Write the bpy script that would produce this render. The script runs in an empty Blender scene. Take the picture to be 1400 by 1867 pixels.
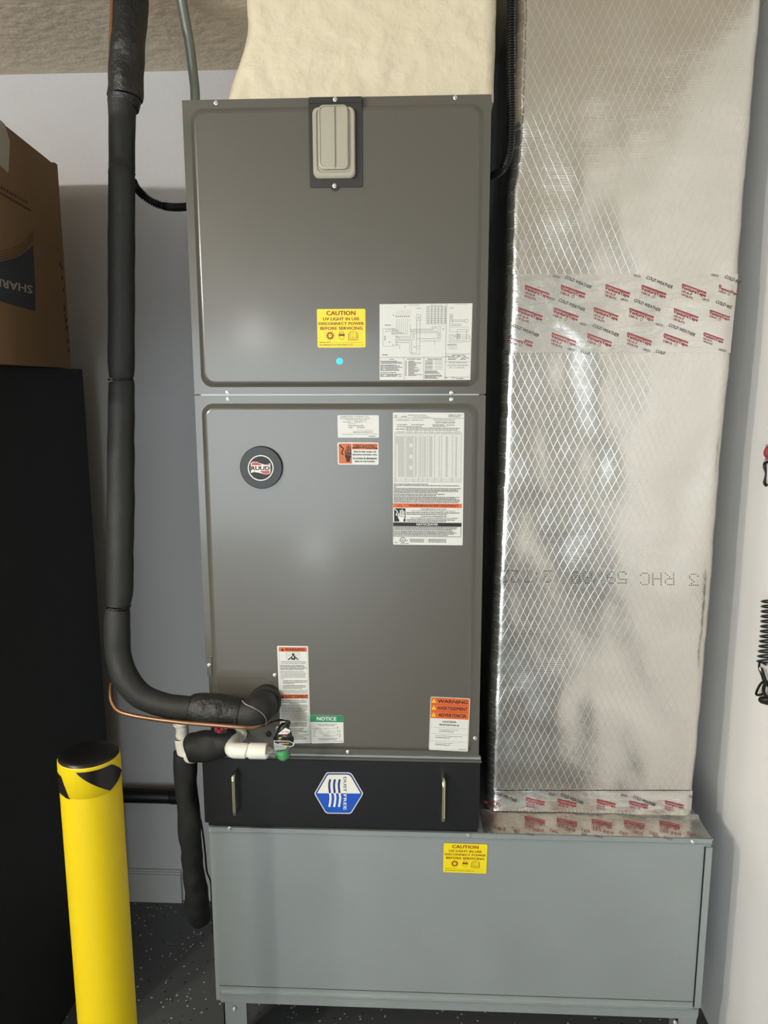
import bpy, math, random
from mathutils import Vector, noise
random.seed(7)
S = bpy.context.scene
COL = S.collection
R_ = math.radians
# ------------------------------------------------------------------ camera
CAMZ = 1.635
YAW, PITCH, ROLL, FPX = 2.684, 9.537, -0.132, 1400.0
def cam_axes():
    y, p, r = R_(YAW), R_(PITCH), R_(ROLL)
    f = Vector((-math.sin(y)*math.cos(p), math.cos(y)*math.cos(p), -math.sin(p)))
    rt = Vector((math.cos(y), math.sin(y), 0)); up = rt.cross(f)
    return f, rt*math.cos(r)+up*math.sin(r), up*math.cos(r)-rt*math.sin(r)
CF, CR, CU = cam_axes()
cd = bpy.data.cameras.new('camera'); cam = bpy.data.objects.new('camera', cd); COL.objects.link(cam)
cd.sensor_fit = 'HORIZONTAL'; cd.sensor_width = 36; cd.lens = 36*FPX/1400; cd.clip_start = 0.02
from mathutils import Matrix
m3 = Matrix((CR, CU, -CF)).transposed()
cam.matrix_world = Matrix.Translation((0, 0, CAMZ)) @ m3.to_4x4()
S.camera = cam
# ------------------------------------------------------------------ world + lights
w = bpy.data.worlds.new('sky'); S.world = w; w.use_nodes = True
w.node_tree.nodes['Background'].inputs[0].default_value = (0.80, 0.93, 1.0, 1)
w.node_tree.nodes['Background'].inputs[1].default_value = 1.9
def lamp(name, kind, loc, power, color, size, rot=(0, 0, 0)):
    l = bpy.data.lights.new(name, kind); l.energy = power; l.color = color
    if kind == 'AREA': l.shape = 'RECTANGLE'; l.size, l.size_y = size
    else: l.shadow_soft_size = size
    o = bpy.data.objects.new(name, l); o.location = loc; o.rotation_euler = rot; COL.objects.link(o); return o
lamp('garage_ceiling_lamp', 'POINT', (-1.80, 0.10, 2.20), 60, (1.0, 0.955, 0.88), 0.05)
lamp('garage_ceiling_lamp', 'POINT', (-2.20, -1.25, 2.20), 125, (1.0, 0.965, 0.90), 0.05)
lamp('added_highlight_lamp_high', 'POINT', (-1.40, -3.30, 2.05), 16, (1.0, 0.97, 0.9), 0.12)  # unseen source, added for the soft highlight on the upper door
lamp('added_highlight_lamp_low', 'POINT', (-0.90, -3.30, 0.20), 12, (0.95, 1.0, 1.0), 0.12)  # made-up source near the floor, puts a soft highlight on the lower door
lamp('garage_door_daylight', 'AREA', (-1.75, -4.4, 1.1), 105, (0.88, 0.95, 1.0), (3.0, 2.0), (R_(90), 0, 0))
S.view_settings.view_transform = 'Standard'; S.view_settings.look = 'None'
S.view_settings.gamma = 1; S.view_settings.use_curve_mapping = False
S.view_settings.exposure = 0.06
# ------------------------------------------------------------------ pixel -> world rays
def ray(px, py): return CF*FPX + CR*(px-700) + CU*(933.5-py)
O = Vector((0, 0, CAMZ))
def onY(px, py, Y): d = ray(px, py); return O + d*(Y/d.y)
def onX(px, py, X): d = ray(px, py); return O + d*(X/d.x)
def onZ(px, py, Z): d = ray(px, py); return O + d*((Z-CAMZ)/d.z)
def onP(px, py, p0, n): d = ray(px, py); return O + d*((Vector(p0)-O).dot(n)/d.dot(n))
def depthray(px, py, Y, back=0.0): return onY(px, py, Y-back)
# ------------------------------------------------------------------ object helpers
def tag(o, label=None, cat=None, group=None, kind=None):
    if label: o['label'] = label
    if cat: o['category'] = cat
    if group: o['group'] = group
    if kind: o['kind'] = kind
    return o
def empty(name, loc, label, cat, group=None):
    o = bpy.data.objects.new(name, None); COL.objects.link(o); o.location = loc; o.empty_display_size = .05
    return tag(o, label, cat, group)
def world_of(o):
    v = Vector(o.location)
    while o.parent: o = o.parent; v += Vector(o.location)
    return v
class MB:
    def __init__(s): s.v = []; s.f = []; s.m = []; s.sm = []
    def add(s, vs, fs, mat=0, smooth=False):
        b = len(s.v); s.v += [Vector(v) for v in vs]
        for f in fs: s.f.append([b+i for i in f]); s.m.append(mat); s.sm.append(smooth)
    def quad(s, a, b, c, d, mat=0): s.add([a, b, c, d], [(0, 1, 2, 3)], mat)
    def box(s, lo, hi, mat=0):
        (a, b, c), (d, e, f) = lo, hi
        vs = [(a,b,c),(d,b,c),(d,e,c),(a,e,c),(a,b,f),(d,b,f),(d,e,f),(a,e,f)]
        s.add(vs, [(0,3,2,1),(4,5,6,7),(0,1,5,4),(1,2,6,5),(2,3,7,6),(3,0,4,7)], mat)
    def bbox(s, lo, hi, r=.004, mat=0):          # chamfered box
        a, b = Vector(lo), Vector(hi); pts = []; idx = {}
        vs = []
        for sx in (0, 1):
            for sy in (0, 1):
                for sz in (0, 1):
                    c = Vector((b.x if sx else a.x, b.y if sy else a.y, b.z if sz else a.z))
                    for ax in range(3):
                        p = c.copy(); sg = (sx, sy, sz)
                        for k in range(3):
                            if k != ax: p[k] += -r if sg[k] else r
                        idx[(sx, sy, sz, ax)] = len(vs); vs.append(p)
        fs = []
        for ax in range(3):
            o1, o2 = [k for k in range(3) if k != ax]
            for sd in (0, 1):
                f = []
                for (p, q) in ((0, 0), (1, 0), (1, 1), (0, 1)):
                    t = [0, 0, 0]; t[ax] = sd; t[o1] = p; t[o2] = q; f.append(idx[(*t, ax)])
                fs.append(f)
            for p in (0, 1):
                for q in (0, 1):
                    t0 = [0, 0, 0]; t1 = [0, 0, 0]; t0[o1] = t1[o1] = p; t0[o2] = t1[o2] = q; t0[ax] = 0; t1[ax] = 1
                    fs.append([idx[(*t0, o1)], idx[(*t1, o1)], idx[(*t1, o2)], idx[(*t0, o2)]])
        for sx in (0, 1):
            for sy in (0, 1):
                for sz in (0, 1): fs.append([idx[(sx, sy, sz, k)] for k in range(3)])
        s.add(vs, fs, mat)
    def rings(s, rings, mat=0, smooth=True, cap0=False, cap1=False, closed=True):
        n = len(rings[0]); vs = [p for r in rings for p in r]; fs = []
        for i in range(len(rings)-1):
            for j in range(n if closed else n-1):
                k = (j+1) % n; fs.append((i*n+j, i*n+k, (i+1)*n+k, (i+1)*n+j))
        s.add(vs, fs, mat, smooth)
        if cap0: s.add(rings[0], [list(range(n))[::-1]], mat)
        if cap1: s.add(rings[-1], [list(range(n))], mat)
    def build(s, name, mats, parent=None, bevel=0):
        me = bpy.data.meshes.new(name)
        off = world_of(parent) if parent else Vector()
        me.from_pydata([tuple(v-off) for v in s.v], [], s.f)
        for m in (mats if isinstance(mats, (list, tuple)) else [mats]): me.materials.append(m)
        me.polygons.foreach_set('material_index', s.m); me.polygons.foreach_set('use_smooth', s.sm); me.update()
        o = bpy.data.objects.new(name, me); COL.objects.link(o)
        if parent: o.parent = parent
        else: pass
        return o
def normals(o):
    import bmesh
    bm = bmesh.new(); bm.from_mesh(o.data); bmesh.ops.recalc_face_normals(bm, faces=bm.faces); bm.to_mesh(o.data); bm.free(); return o
def cr(pts, n=10):                                # catmull-rom through tuples
    P = [pts[0]] + list(pts) + [pts[-1]]; out = []
    for i in range(1, len(P)-2):
        for k in range(n):
            t = k/n; a, b, c, d = P[i-1], P[i], P[i+1], P[i+2]
            out.append(tuple(.5*((2*b[j])+(-a[j]+c[j])*t+(2*a[j]-5*b[j]+4*c[j]-d[j])*t*t+(-a[j]+3*b[j]-3*c[j]+d[j])*t**3) for j in range(len(b))))
    out.append(tuple(pts[-1])); return out
def tube_rings(pr, nseg=20, jit=0, seed=0):       # pr: (x,y,z,r)
    rings = []; prev = None
    for i, p in enumerate(pr):
        c = Vector(p[:3]); a = Vector(pr[max(i-1, 0)][:3]); b = Vector(pr[min(i+1, len(pr)-1)][:3])
        t = (b-a).normalized() if (b-a).length > 1e-9 else Vector((0, 0, 1))
        if prev is None: prev = Vector((1, .13, .07))
        u = (prev - t*prev.dot(t)).normalized(); prev = u; v = t.cross(u)
        ring = []
        for k in range(nseg):
            an = 2*math.pi*k/nseg; d = u*math.cos(an)+v*math.sin(an); r = p[3]
            q = c+d*r
            if jit: q += d*jit*noise.noise(Vector((q.x*30+seed, q.y*30, q.z*22)))
            ring.append(q)
        rings.append(ring)
    return rings
def tube(mb, pr, nseg=20, mat=0, caps=True, jit=0, seed=0, curve=0):
    if curve: pr = cr(pr, curve)
    mb.rings(tube_rings(pr, nseg, jit, seed), mat, True, caps, caps)
def pxr(px, py, rpx, Y):                          # pixel centre + pixel radius at depth Y
    c = onY(px, py, Y); d = (c-O).dot(CF); return (c.x, c.y, c.z, rpx*d/FPX)
# ------------------------------------------------------------------ materials
def lin(c): return tuple(((x/255/12.92) if x/255 <= .04045 else ((x/255+.055)/1.055)**2.4) for x in c)
def mat(name, rgb, rough=.5, metal=0, bump=0, bscale=20, var=0, vscale=4, coat=0, trans=0, ior=1.45, stretch=None, rvar=0, detail=4, alpha=1):
    m = bpy.data.materials.new(name); m.use_nodes = True; nt = m.node_tree; b = nt.nodes['Principled BSDF']
    col = lin(rgb); b.inputs['Base Color'].default_value = (*col, 1); b.inputs['Roughness'].default_value = rough
    b.inputs['Metallic'].default_value = metal; b.inputs['IOR'].default_value = ior
    b.inputs['Coat Weight'].default_value = coat; b.inputs['Coat Roughness'].default_value = .13; b.inputs['Transmission Weight'].default_value = trans
    tc = nt.nodes.new('ShaderNodeTexCoord'); src = tc.outputs['Object']
    if stretch:
        mp = nt.nodes.new('ShaderNodeMapping'); mp.inputs['Scale'].default_value = stretch; nt.links.new(src, mp.inputs[0]); src = mp.outputs[0]
    def nz(sc, dt=detail):
        n = nt.nodes.new('ShaderNodeTexNoise'); n.inputs['Scale'].default_value = sc; n.inputs['Detail'].default_value = dt
        nt.links.new(src, n.inputs['Vector']); return n.outputs['Fac']
    if var:
        f = nz(vscale); mx = nt.nodes.new('ShaderNodeMix'); mx.data_type = 'RGBA'
        mx.inputs[6].default_value = (*[c*(1-var) for c in col], 1); mx.inputs[7].default_value = (*[min(1, c*(1+var)) for c in col], 1)
        nt.links.new(f, mx.inputs[0]); nt.links.new(mx.outputs[2], b.inputs['Base Color'])
    if rvar:
        f = nz(vscale*1.7); mr = nt.nodes.new('ShaderNodeMapRange'); mr.inputs[3].default_value = max(.02, rough-rvar); mr.inputs[4].default_value = rough+rvar
        nt.links.new(f, mr.inputs[0]); nt.links.new(mr.outputs[0], b.inputs['Roughness'])
    if bump:
        f = nz(bscale); bp = nt.nodes.new('ShaderNodeBump'); bp.inputs['Strength'].default_value = bump; bp.inputs['Distance'].default_value = .01
        nt.links.new(f, bp.inputs['Height']); nt.links.new(bp.outputs[0], b.inputs['Normal'])
    return m
M = {}
M['wall'] = mat('painted_wall', (180, 180, 182), .75, bump=.12, bscale=90, var=.03, vscale=2)
M['wall_white'] = mat('white_wall', (240, 240, 240), .55, bump=.05, bscale=40, var=.02, vscale=3)
M['ceil'] = mat('knockdown_ceiling', (228, 215, 194), .9, bump=.45, bscale=30, var=.05, vscale=9, detail=5)
M['room'] = mat('garage_wall_paint', (190, 188, 182), .8)
M['base'] = mat('baseboard_paint', (176, 178, 176), .5, var=.06, vscale=14)
M['ahu'] = mat('grey_powder_paint', (86, 84, 77), .27, bump=.05, bscale=2.2, var=.02, vscale=5, detail=1, coat=.3)
M['ahu_dark'] = mat('grey_cabinet_paint', (78, 77, 73), .4)  # shade is put into this colour: recessed body darker than the doors
M['galv'] = mat('galvanized_steel', (150, 157, 158), .42, metal=.35, var=.08, vscale=6, rvar=.09, bump=.08, bscale=3, detail=3)
M['galv_light'] = mat('galvanized_edge', (190, 195, 195), .3, metal=.7)
M['blackmetal'] = mat('black_enamel', (7, 8, 9), .5)
M['blackplate'] = mat('black_plate', (40, 39, 35), .5)
M['foam'] = mat('black_foam_insulation', (34, 35, 34), .62, var=.12, vscale=8, bump=.12, bscale=120)
M['foam2'] = mat('black_foam_tape', (30, 31, 30), .45, var=.2, vscale=60, bump=.5, bscale=70, detail=6)
M['rubber'] = mat('black_plastic', (17, 17, 16), .38)
M['copper'] = mat('copper', (150, 112, 86), .38, metal=.8, var=.2, vscale=30)
M['pvc'] = mat('white_pvc', (226, 224, 212), .3)
M['screw'] = mat('zinc_screw', (215, 215, 210), .3, metal=.9)
M['chrome'] = mat('brushed_nickel', (214, 208, 188), .25, metal=1)
M['yellow'] = mat('yellow_plastic', (212, 186, 12), .42, var=.02, vscale=6)
M['blackgloss'] = mat('black_tape', (14, 14, 14), .35)
M['mastic'] = mat('cream_mastic', (208, 198, 172), .55, bump=.85, bscale=24, var=.03, vscale=6, detail=5)
M['card'] = mat('cardboard', (128, 100, 68), .85, var=.05, vscale=8)
M['card_navy'] = mat('navy_print', (52, 56, 62), .8)
M['card_brown'] = mat('dark_brown_print', (72, 54, 36), .85)
M['card_grey'] = mat('grey_print', (170, 164, 152), .8)
M['cabinet'] = mat('black_textured_paint', (22, 23, 22), .6, bump=.1, bscale=200)
M['emt'] = mat('grey_metal_conduit', (120, 124, 116), .45, metal=.4)
M['clear'] = mat('clear_plastic', (235, 240, 238), .08, trans=.95, ior=1.25)
M['frost'] = mat('smoky_translucent_plastic', (176, 172, 155), .35, trans=.15, ior=1.4, var=.08, vscale=25)
M['green'] = mat('green_float', (60, 190, 90), .4)
M['paper'] = mat('white_label', (208, 209, 204), .4)
M['paper2'] = mat('off_white_label', (222, 220, 208), .45)
M['ink'] = mat('black_ink', (26, 26, 24), .5)
M['inkmid'] = mat('dark_grey_ink', (72, 72, 69), .5)
M['inkgrey'] = mat('grey_ink', (128, 128, 124), .5)
M['inklight'] = mat('pale_grey_ink', (168, 168, 162), .5)
M['orange'] = mat('orange_print', (204, 96, 42), .45)
M['dkorange'] = mat('dark_orange_print', (196, 98, 44), .45)
M['lblyellow'] = mat('yellow_label', (226, 208, 30), .35)
M['inkred'] = mat('brown_red_ink', (138, 48, 20), .5)
M['lblgreen'] = mat('green_print', (36, 128, 88), .45)
M['white'] = mat('white_print', (215, 215, 210), .45)
M['cyan'] = mat('cyan_dot', (50, 215, 225), .4)
M['blue'] = mat('blue_print', (28, 78, 176), .35)
M['navy'] = mat('navy_ink', (34, 52, 120), .4)
M['silver'] = mat('silver_print', (196, 200, 204), .4, metal=.2)
M['red'] = mat('red_enamel', (176, 44, 44), .35)
M['tapered'] = mat('dark_red_ink', (140, 40, 50), .5)
M['taperose'] = mat('rose_ink', (176, 96, 100), .5)
M['wire'] = mat('steel_wire', (170, 170, 165), .35, metal=.9)
def floor_mat():
    m = mat('black_epoxy_floor', (34, 36, 36), .32); nt = m.node_tree; b = nt.nodes['Principled BSDF']
    tc = nt.nodes.new('ShaderNodeTexCoord'); prev = None
    base = nt.nodes.new('ShaderNodeRGB'); base.outputs[0].default_value = (*lin((78, 81, 82)), 1); prev = base.outputs[0]
    for sc, thr, col, seed in ((95, .16, (215, 218, 214), 0), (60, .10, (160, 164, 160), 3), (70, .13, (8, 8, 8), 9)):
        mp = nt.nodes.new('ShaderNodeMapping'); mp.inputs['Location'].default_value = (seed, seed, 0); nt.links.new(tc.outputs['Object'], mp.inputs[0])
        vo = nt.nodes.new('ShaderNodeTexVoronoi'); vo.inputs['Scale'].default_value = sc; nt.links.new(mp.outputs[0], vo.inputs['Vector'])
        sep = nt.nodes.new('ShaderNodeSeparateColor'); nt.links.new(vo.outputs['Color'], sep.inputs[0])
        m1 = nt.nodes.new('ShaderNodeMath'); m1.operation = 'LESS_THAN'; m1.inputs[1].default_value = .22; nt.links.new(vo.outputs['Distance'], m1.inputs[0])
        m2 = nt.nodes.new('ShaderNodeMath'); m2.operation = 'LESS_THAN'; m2.inputs[1].default_value = thr; nt.links.new(sep.outputs[0], m2.inputs[0])
        m3_ = nt.nodes.new('ShaderNodeMath'); m3_.operation = 'MULTIPLY'; nt.links.new(m1.outputs[0], m3_.inputs[0]); nt.links.new(m2.outputs[0], m3_.inputs[1])
        mx = nt.nodes.new('ShaderNodeMix'); mx.data_type = 'RGBA'; nt.links.new(m3_.outputs[0], mx.inputs[0]); nt.links.new(prev, mx.inputs[6]); mx.inputs[7].default_value = (*lin(col), 1); prev = mx.outputs[2]
    nt.links.new(prev, b.inputs['Base Color']); return m
M['floor'] = floor_mat()
def foil_mat(name, tape=False):
    m = mat(name, (212, 210, 205), .3, metal=.92); nt = m.node_tree; b = nt.nodes['Principled BSDF']; L = nt.links
    tc = nt.nodes.new('ShaderNodeTexCoord'); sep = nt.nodes.new('ShaderNodeSeparateXYZ'); L.new(tc.outputs['Object'], sep.inputs[0])
    def math_(op, a, b_=None, c=None):
        n = nt.nodes.new('ShaderNodeMath'); n.operation = op
        for i, x in enumerate((a, b_, c)):
            if x is None: continue
            if isinstance(x, (int, float)): n.inputs[i].default_value = x
            else: L.new(x, n.inputs[i])
        return n.outputs[0]
    def noise_(sc, dt=3, st=None):
        n = nt.nodes.new('ShaderNodeTexNoise'); n.inputs['Scale'].default_value = sc; n.inputs['Detail'].default_value = dt
        if st:
            mp = nt.nodes.new('ShaderNodeMapping'); mp.inputs['Scale'].default_value = st; L.new(tc.outputs['Object'], mp.inputs[0]); L.new(mp.outputs[0], n.inputs['Vector'])
        else: L.new(tc.outputs['Object'], n.inputs['Vector'])
        return n.outputs['Fac']
    X, Z = sep.outputs['X'], sep.outputs['Z']
    X = math_('ADD', X, sep.outputs['Y'])
    def stripes(expr, period, width):
        fr = math_('FRACT', math_('DIVIDE', expr, period)); d = math_('ABSOLUTE', math_('SUBTRACT', fr, .5))
        return math_('SMOOTH_MAX', math_('SUBTRACT', 1.0, math_('DIVIDE', d, width)), 0.0, .05)
    slope = .47
    wob = math_('MULTIPLY', math_('SUBTRACT', noise_(3, 2), .5), .02)
    Xw = math_('ADD', X, wob)
    d1 = stripes(math_('ADD', Xw, math_('MULTIPLY', Z, slope)), .0168, .045)
    d2 = stripes(math_('SUBTRACT', Xw, math_('MULTIPLY', Z, slope)), .0168, .045)
    h = stripes(math_('ADD', Z, math_('MULTIPLY', X, .02)), .0050, .16)
    diag = math_('MAXIMUM', d1, d2)
    col = nt.nodes.new('ShaderNodeMix'); col.data_type = 'RGBA'
    col.inputs[6].default_value = (*lin((216, 213, 206)), 1); col.inputs[7].default_value = (*lin((222, 221, 217)), 1)
    amt = math_('MAXIMUM', diag, math_('MULTIPLY', h, .5))
    amt = math_('MULTIPLY', amt, .18 if tape else .62)
    L.new(amt, col.inputs[0]); L.new(col.outputs[2], b.inputs['Base Color'])
    met = math_('SUBTRACT', .95, math_('MULTIPLY', amt, .28)); L.new(met, b.inputs['Metallic'])
    big = noise_(5, 3); fine = noise_(70, 4, (1, 1, .5))
    ro = math_('ADD', .15 if not tape else .2, math_('MULTIPLY', big, .14)); ro = math_('ADD', ro, math_('MULTIPLY', amt, .14)); L.new(ro, b.inputs['Roughness'])
    hgt = math_('ADD', math_('MULTIPLY', noise_(6, 2), .9), math_('MULTIPLY', fine, .02))
    hgt = math_('ADD', hgt, math_('MULTIPLY', amt, .03 if not tape else .01))
    hgt = math_('ADD', hgt, math_('MULTIPLY', noise_(26, 5, (.6, 1, 1.6)), .14 if not tape else .5))
    bp = nt.nodes.new('ShaderNodeBump'); bp.inputs['Strength'].default_value = .42; bp.inputs['Distance'].default_value = .012
    L.new(hgt, bp.inputs['Height']); L.new(bp.outputs[0], b.inputs['Normal'])
    return m
M['foil'] = foil_mat('scrim_foil'); M['foiltape'] = foil_mat('foil_tape', True)

# ------------------------------------------------------------------ flat print on surfaces
_T = {}
class GV(list): n0 = 1
def emit(P, vs, fs, fn, lay, m):                   # bold = copies of the letter, each a hair above the last
    P.mb.add([P.f(*fn(u, v), lay+.16*(i//vs.n0)) for i, (u, v) in enumerate(vs)], fs, P.mi(m))
def glyphs(s, bold):
    k = (s, bold)
    if k not in _T:
        cu = bpy.data.curves.new('t', 'FONT'); cu.body = s; cu.size = 1; cu.resolution_u = 2;  cu.fill_mode = 'FRONT'
        ob = bpy.data.objects.new('t', cu); me = bpy.data.meshes.new_from_object(ob)
        vs = [(v.co.x, v.co.y) for v in me.vertices]; fs = [list(p.vertices) for p in me.polygons]
        bpy.data.meshes.remove(me); bpy.data.objects.remove(ob); bpy.data.curves.remove(cu)
        if bold:
            b = bold*.75; n0 = len(vs); base = vs; bf = fs; vs = []; fs = []
            for j, (dx, dy) in enumerate(((-b, -b*.6), (b, -b*.6), (-b, b*.6), (b, b*.6))):
                vs += [(x+dx, y+dy) for x, y in base]; fs += [[i+j*n0 for i in f] for f in bf]
        x0 = min(v[0] for v in vs); x1 = max(v[0] for v in vs); y0 = min(v[1] for v in vs); y1 = max(v[1] for v in vs)
        g = GV([((x-x0)/(x1-x0), (y-y0)/(y1-y0)) for x, y in vs]); g.n0 = n0 if bold else len(g)
        _T[k] = (g, fs)
    return _T[k]
class Print:
    """draws in flat coordinates (those of a view of the sticker); mapf(x, y, layer) gives the point on the surface"""
    def __init__(s, mapf): s.mb = MB(); s.f = mapf; s.mats = []
    def mi(s, m):
        if m not in s.mats: s.mats.append(m)
        return s.mats.index(m)
    def poly(s, pts, m, lay=1): s.mb.add([s.f(x, y, lay) for x, y in pts], [list(range(len(pts)))], s.mi(m))
    def rect(s, x0, y0, x1, y1, m, lay=1): s.poly([(x0, y1), (x1, y1), (x1, y0), (x0, y0)], m, lay)
    def rrect(s, x0, y0, x1, y1, r, m, lay=0):
        pts = []
        for cx, cy, a0 in ((x1-r, y1-r, 0), (x0+r, y1-r, 90), (x0+r, y0+r, 180), (x1-r, y0+r, 270)):
            for k in range(5): a = R_(a0+k*22.5); pts.append((cx+r*math.cos(a), cy+r*math.sin(a)))
        s.poly(pts, m, lay)
    def text(s, t, x0, y0, x1, y1, m, bold=.02, lay=2, ang=0, flip=False):
        vs, fs = glyphs(t, bold); emit(s, vs, fs, lambda u, v: (x0+u*(x1-x0), y0+(1-v)*(y1-y0)), lay, m)
    def line(s, pts, wd, m, lay=1):
        for (xa, ya), (xb, yb) in zip(pts, pts[1:]):
            l = math.hypot(xb-xa, yb-ya) or 1; nx, ny = -(yb-ya)/l*wd/2, (xb-xa)/l*wd/2
            s.poly([(xa+nx, ya+ny), (xb+nx, yb+ny), (xb-nx, yb-ny), (xa-nx, ya-ny)], m, lay)
    def frame(s, x0, y0, x1, y1, wd, m, lay=1): s.line([(x0, y0), (x1, y0), (x1, y1), (x0, y1), (x0, y0)], wd, m, lay)
    def circ(s, cx, cy, r, m, lay=1, ry=None, n=24): s.poly([(cx+r*math.cos(2*math.pi*k/n), cy+(ry or r)*math.sin(2*math.pi*k/n)) for k in range(n)], m, lay)
    def ring(s, cx, cy, r, wd, m, lay=1, ry=None, n=28): s.line([(cx+r*math.cos(2*math.pi*k/n), cy+(ry or r)*math.sin(2*math.pi*k/n)) for k in range(n+1)], wd, m, lay)
    def greek(s, x0, y, x1, h, m, lay=2, lo=1.2, hi=4.5, skip=0):
        x = x0; m = 'inkmid' if m == 'ink' else m
        while x < x1:
            wd = random.uniform(lo, hi)*h; e = min(x+wd, x1)
            if random.random() >= skip: s.rect(x, y-h/2*random.uniform(.8, 1), e, y+h/2, m, lay)
            x = e+h*.45
    def build(s, name, parent): return s.mb.build(name, [M[k] for k in s.mats], parent)
LAY = .00012
def quadmap(c, ref, Y, mapper=None):
    """c: the sticker's four corners in the photo (TL TR BR BL); ref: the box those corners fill in drawing units"""
    x0, y0, x1, y1 = ref
    def f(x, y, lay):
        u, v = (x-x0)/(x1-x0), (y-y0)/(y1-y0)
        px = (1-u)*(1-v)*c[0][0]+u*(1-v)*c[1][0]+u*v*c[2][0]+(1-u)*v*c[3][0]
        py = (1-u)*(1-v)*c[0][1]+u*(1-v)*c[1][1]+u*v*c[2][1]+(1-u)*v*c[3][1]
        p = onY(px, py, Y); p.y -= (lay+1)*LAY; return p
    return f

# ================================================================== SETTING
YB, XR, ZC = 2.19, 0.752, 2.458
def struct(name, lo, hi, m):
    mb = MB(); mb.box(lo, hi); o = mb.build(name, m); tag(o, kind='structure'); return o
struct('floor', (-4.2, -4.9, -.1), (3.4, YB+.1, 0), M['floor'])
struct('ceiling', (-4.2, -4.9, ZC), (3.4, YB+.1, ZC+.1), M['ceil'])
struct('wall_back', (-4.2, YB, 0), (XR, YB+.1, ZC), M['wall'])
struct('wall_right', (XR, .10, 0), (XR+.1, YB+.1, ZC), M['wall_white'])
struct('wall_added_return', (XR+.1, .10, 0), (3.4, .20, ZC), M['room'])  # unseen wall, added so the foil's left part reflects a dimmer space
struct('wall_added_far', (3.3, -4.9, 0), (3.4, .10, ZC), M['room'])  # unseen far side of the added bay that darkens the foil reflection
struct('wall_left', (-4.2, -4.9, 0), (-4.1, YB, ZC), M['room'])
mb = MB(); mb.box((-4.1, -4.9, 2.15), (3.3, -4.8, ZC)); mb.box((-4.1, -4.9, 0), (-3.4, -4.8, 2.15)); mb.box((.3, -4.9, 0), (3.3, -4.8, 2.15))
tag(mb.build('wall_front', M['room']), kind='structure')
mb = MB(); xe = onY(331, 1640, 2.176).x
mb.box((-1.6, 2.176, 0), (xe, YB, .098)); mb.box((-1.6, 2.180, .098), (xe, YB, .104)); mb.box((-1.6, 2.184, .104), (xe, YB, .110))
tag(mb.build('baseboard_back', M['base']), kind='structure')

# ================================================================== AIR HANDLER
AX0, AX1, AZ0, AZ1, YF = -.476, .136, .803, 2.190, 1.620
YD = YF-.008                                       # raised door field
ah = empty('air_handler', ((AX0+AX1)/2, 1.9, AZ0), 'tall grey metal air handler cabinet with stickers and round badge', 'air handler')
mb = MB(); mb.bbox((AX0+.003, YF+.004, AZ0), (AX1-.002, 2.165, AZ1-.002), .002)
mb.build('cabinet_body', M['ahu_dark'], ah)
def rrect_pts(x0, z0, x1, z1, r, Y, n=6, side=16):
    pts = []
    cs = [(x1-r, z1-r, 0), (x0+r, z1-r, 90), (x0+r, z0+r, 180), (x1-r, z0+r, 270)]
    for i, (cx, cz, a0) in enumerate(cs):
        for k in range(n+1): a = R_(a0+90*k/n); pts.append(Vector((cx+r*math.cos(a), Y, cz+r*math.sin(a))))
        nx = cs[(i+1) % 4]; a = R_(nx[2]); e = Vector((nx[0]+r*math.cos(a), Y, nx[1]+r*math.sin(a))); s0 = pts[-1].copy()
        for k in range(1, side): pts.append(s0.lerp(e, k/side))
    return pts
def door(name, z0, z1, ins, notch=None):
    x0, x1 = AX0, AX1; mb = MB()
    r1 = rrect_pts(x0+ins[0], z0+ins[3], x1-ins[1], z1-ins[2], .024, YF)
    xl = x0+ins[0]
    out = []
    for p in r1:                                   # push the ring out to the rectangular flange
        q = p.copy()
        if p.x <= xl+.0235: q.x = x0
        if p.x >= x1-ins[1]-.0235: q.x = x1
        if p.z <= z0+ins[3]+.0235: q.z = z0
        if p.z >= z1-ins[2]-.0235: q.z = z1
        if notch and q.z < notch and q.x < xl: q.x = xl-.0015
        out.append(q)
    back = [Vector((p.x, YF+.004, p.z)) for p in out]
    prof = [(.0, 0), (.003, .0015), (.007, .0062), (.010, .0078), (.013, .008)]
    rings = [back, out]
    for d, h in prof: rings.append(rrect_pts(x0+ins[0]+d, z0+ins[3]+d, x1-ins[1]-d, z1-ins[2]-d, .024-d*.3, YF-h))
    mb.rings(rings[:3], 0, False); mb.rings(rings[2:], 0, True, False, False); mb.add(rings[-1], [list(range(len(rings[-1])))], 0, False)
    return normals(mb.build(name, M['ahu'], ah))
ud = door('upper_door', 1.6125, AZ1, (.0155, .0145, .016, .0145))
ld = door('lower_door', AZ0, 1.6095, (.014, .014, .0165, .014), notch=.985)
mb = MB(); mb.box((AX0+.014, YF-.001, 1.6095), (AX1-.014, YF+.004, 1.6125)); mb.build('seam_strip', M['galv'], ah)
g0, g1 = onY(392, 1235, YD), onY(484, 1237, YD)
mb = MB(); mb.box((g0.x, YD-.0012, g0.z-.0006), (g1.x, YD+.001, g0.z+.0006)); mb.build('access_panel_seam', M['ahu_dark'], ah)
# tab under the left flange
t0, t1 = onY(376.5, 1199, YF-.001), onY(387, 1231, YF-.001)
mb = MB(); mb.box((t0.x, YF-.0025, t1.z), (t1.x, YF, t0.z)); mb.build('flange_tab', M['ahu'], ah)
# bottom rail strip
mb = MB(); mb.box((AX0+.01, YF-.006, AZ0-.001), (AX1+.004, YF+.006, AZ0+.0035)); mb.build('bottom_rail', M['galv'], ah)
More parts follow.
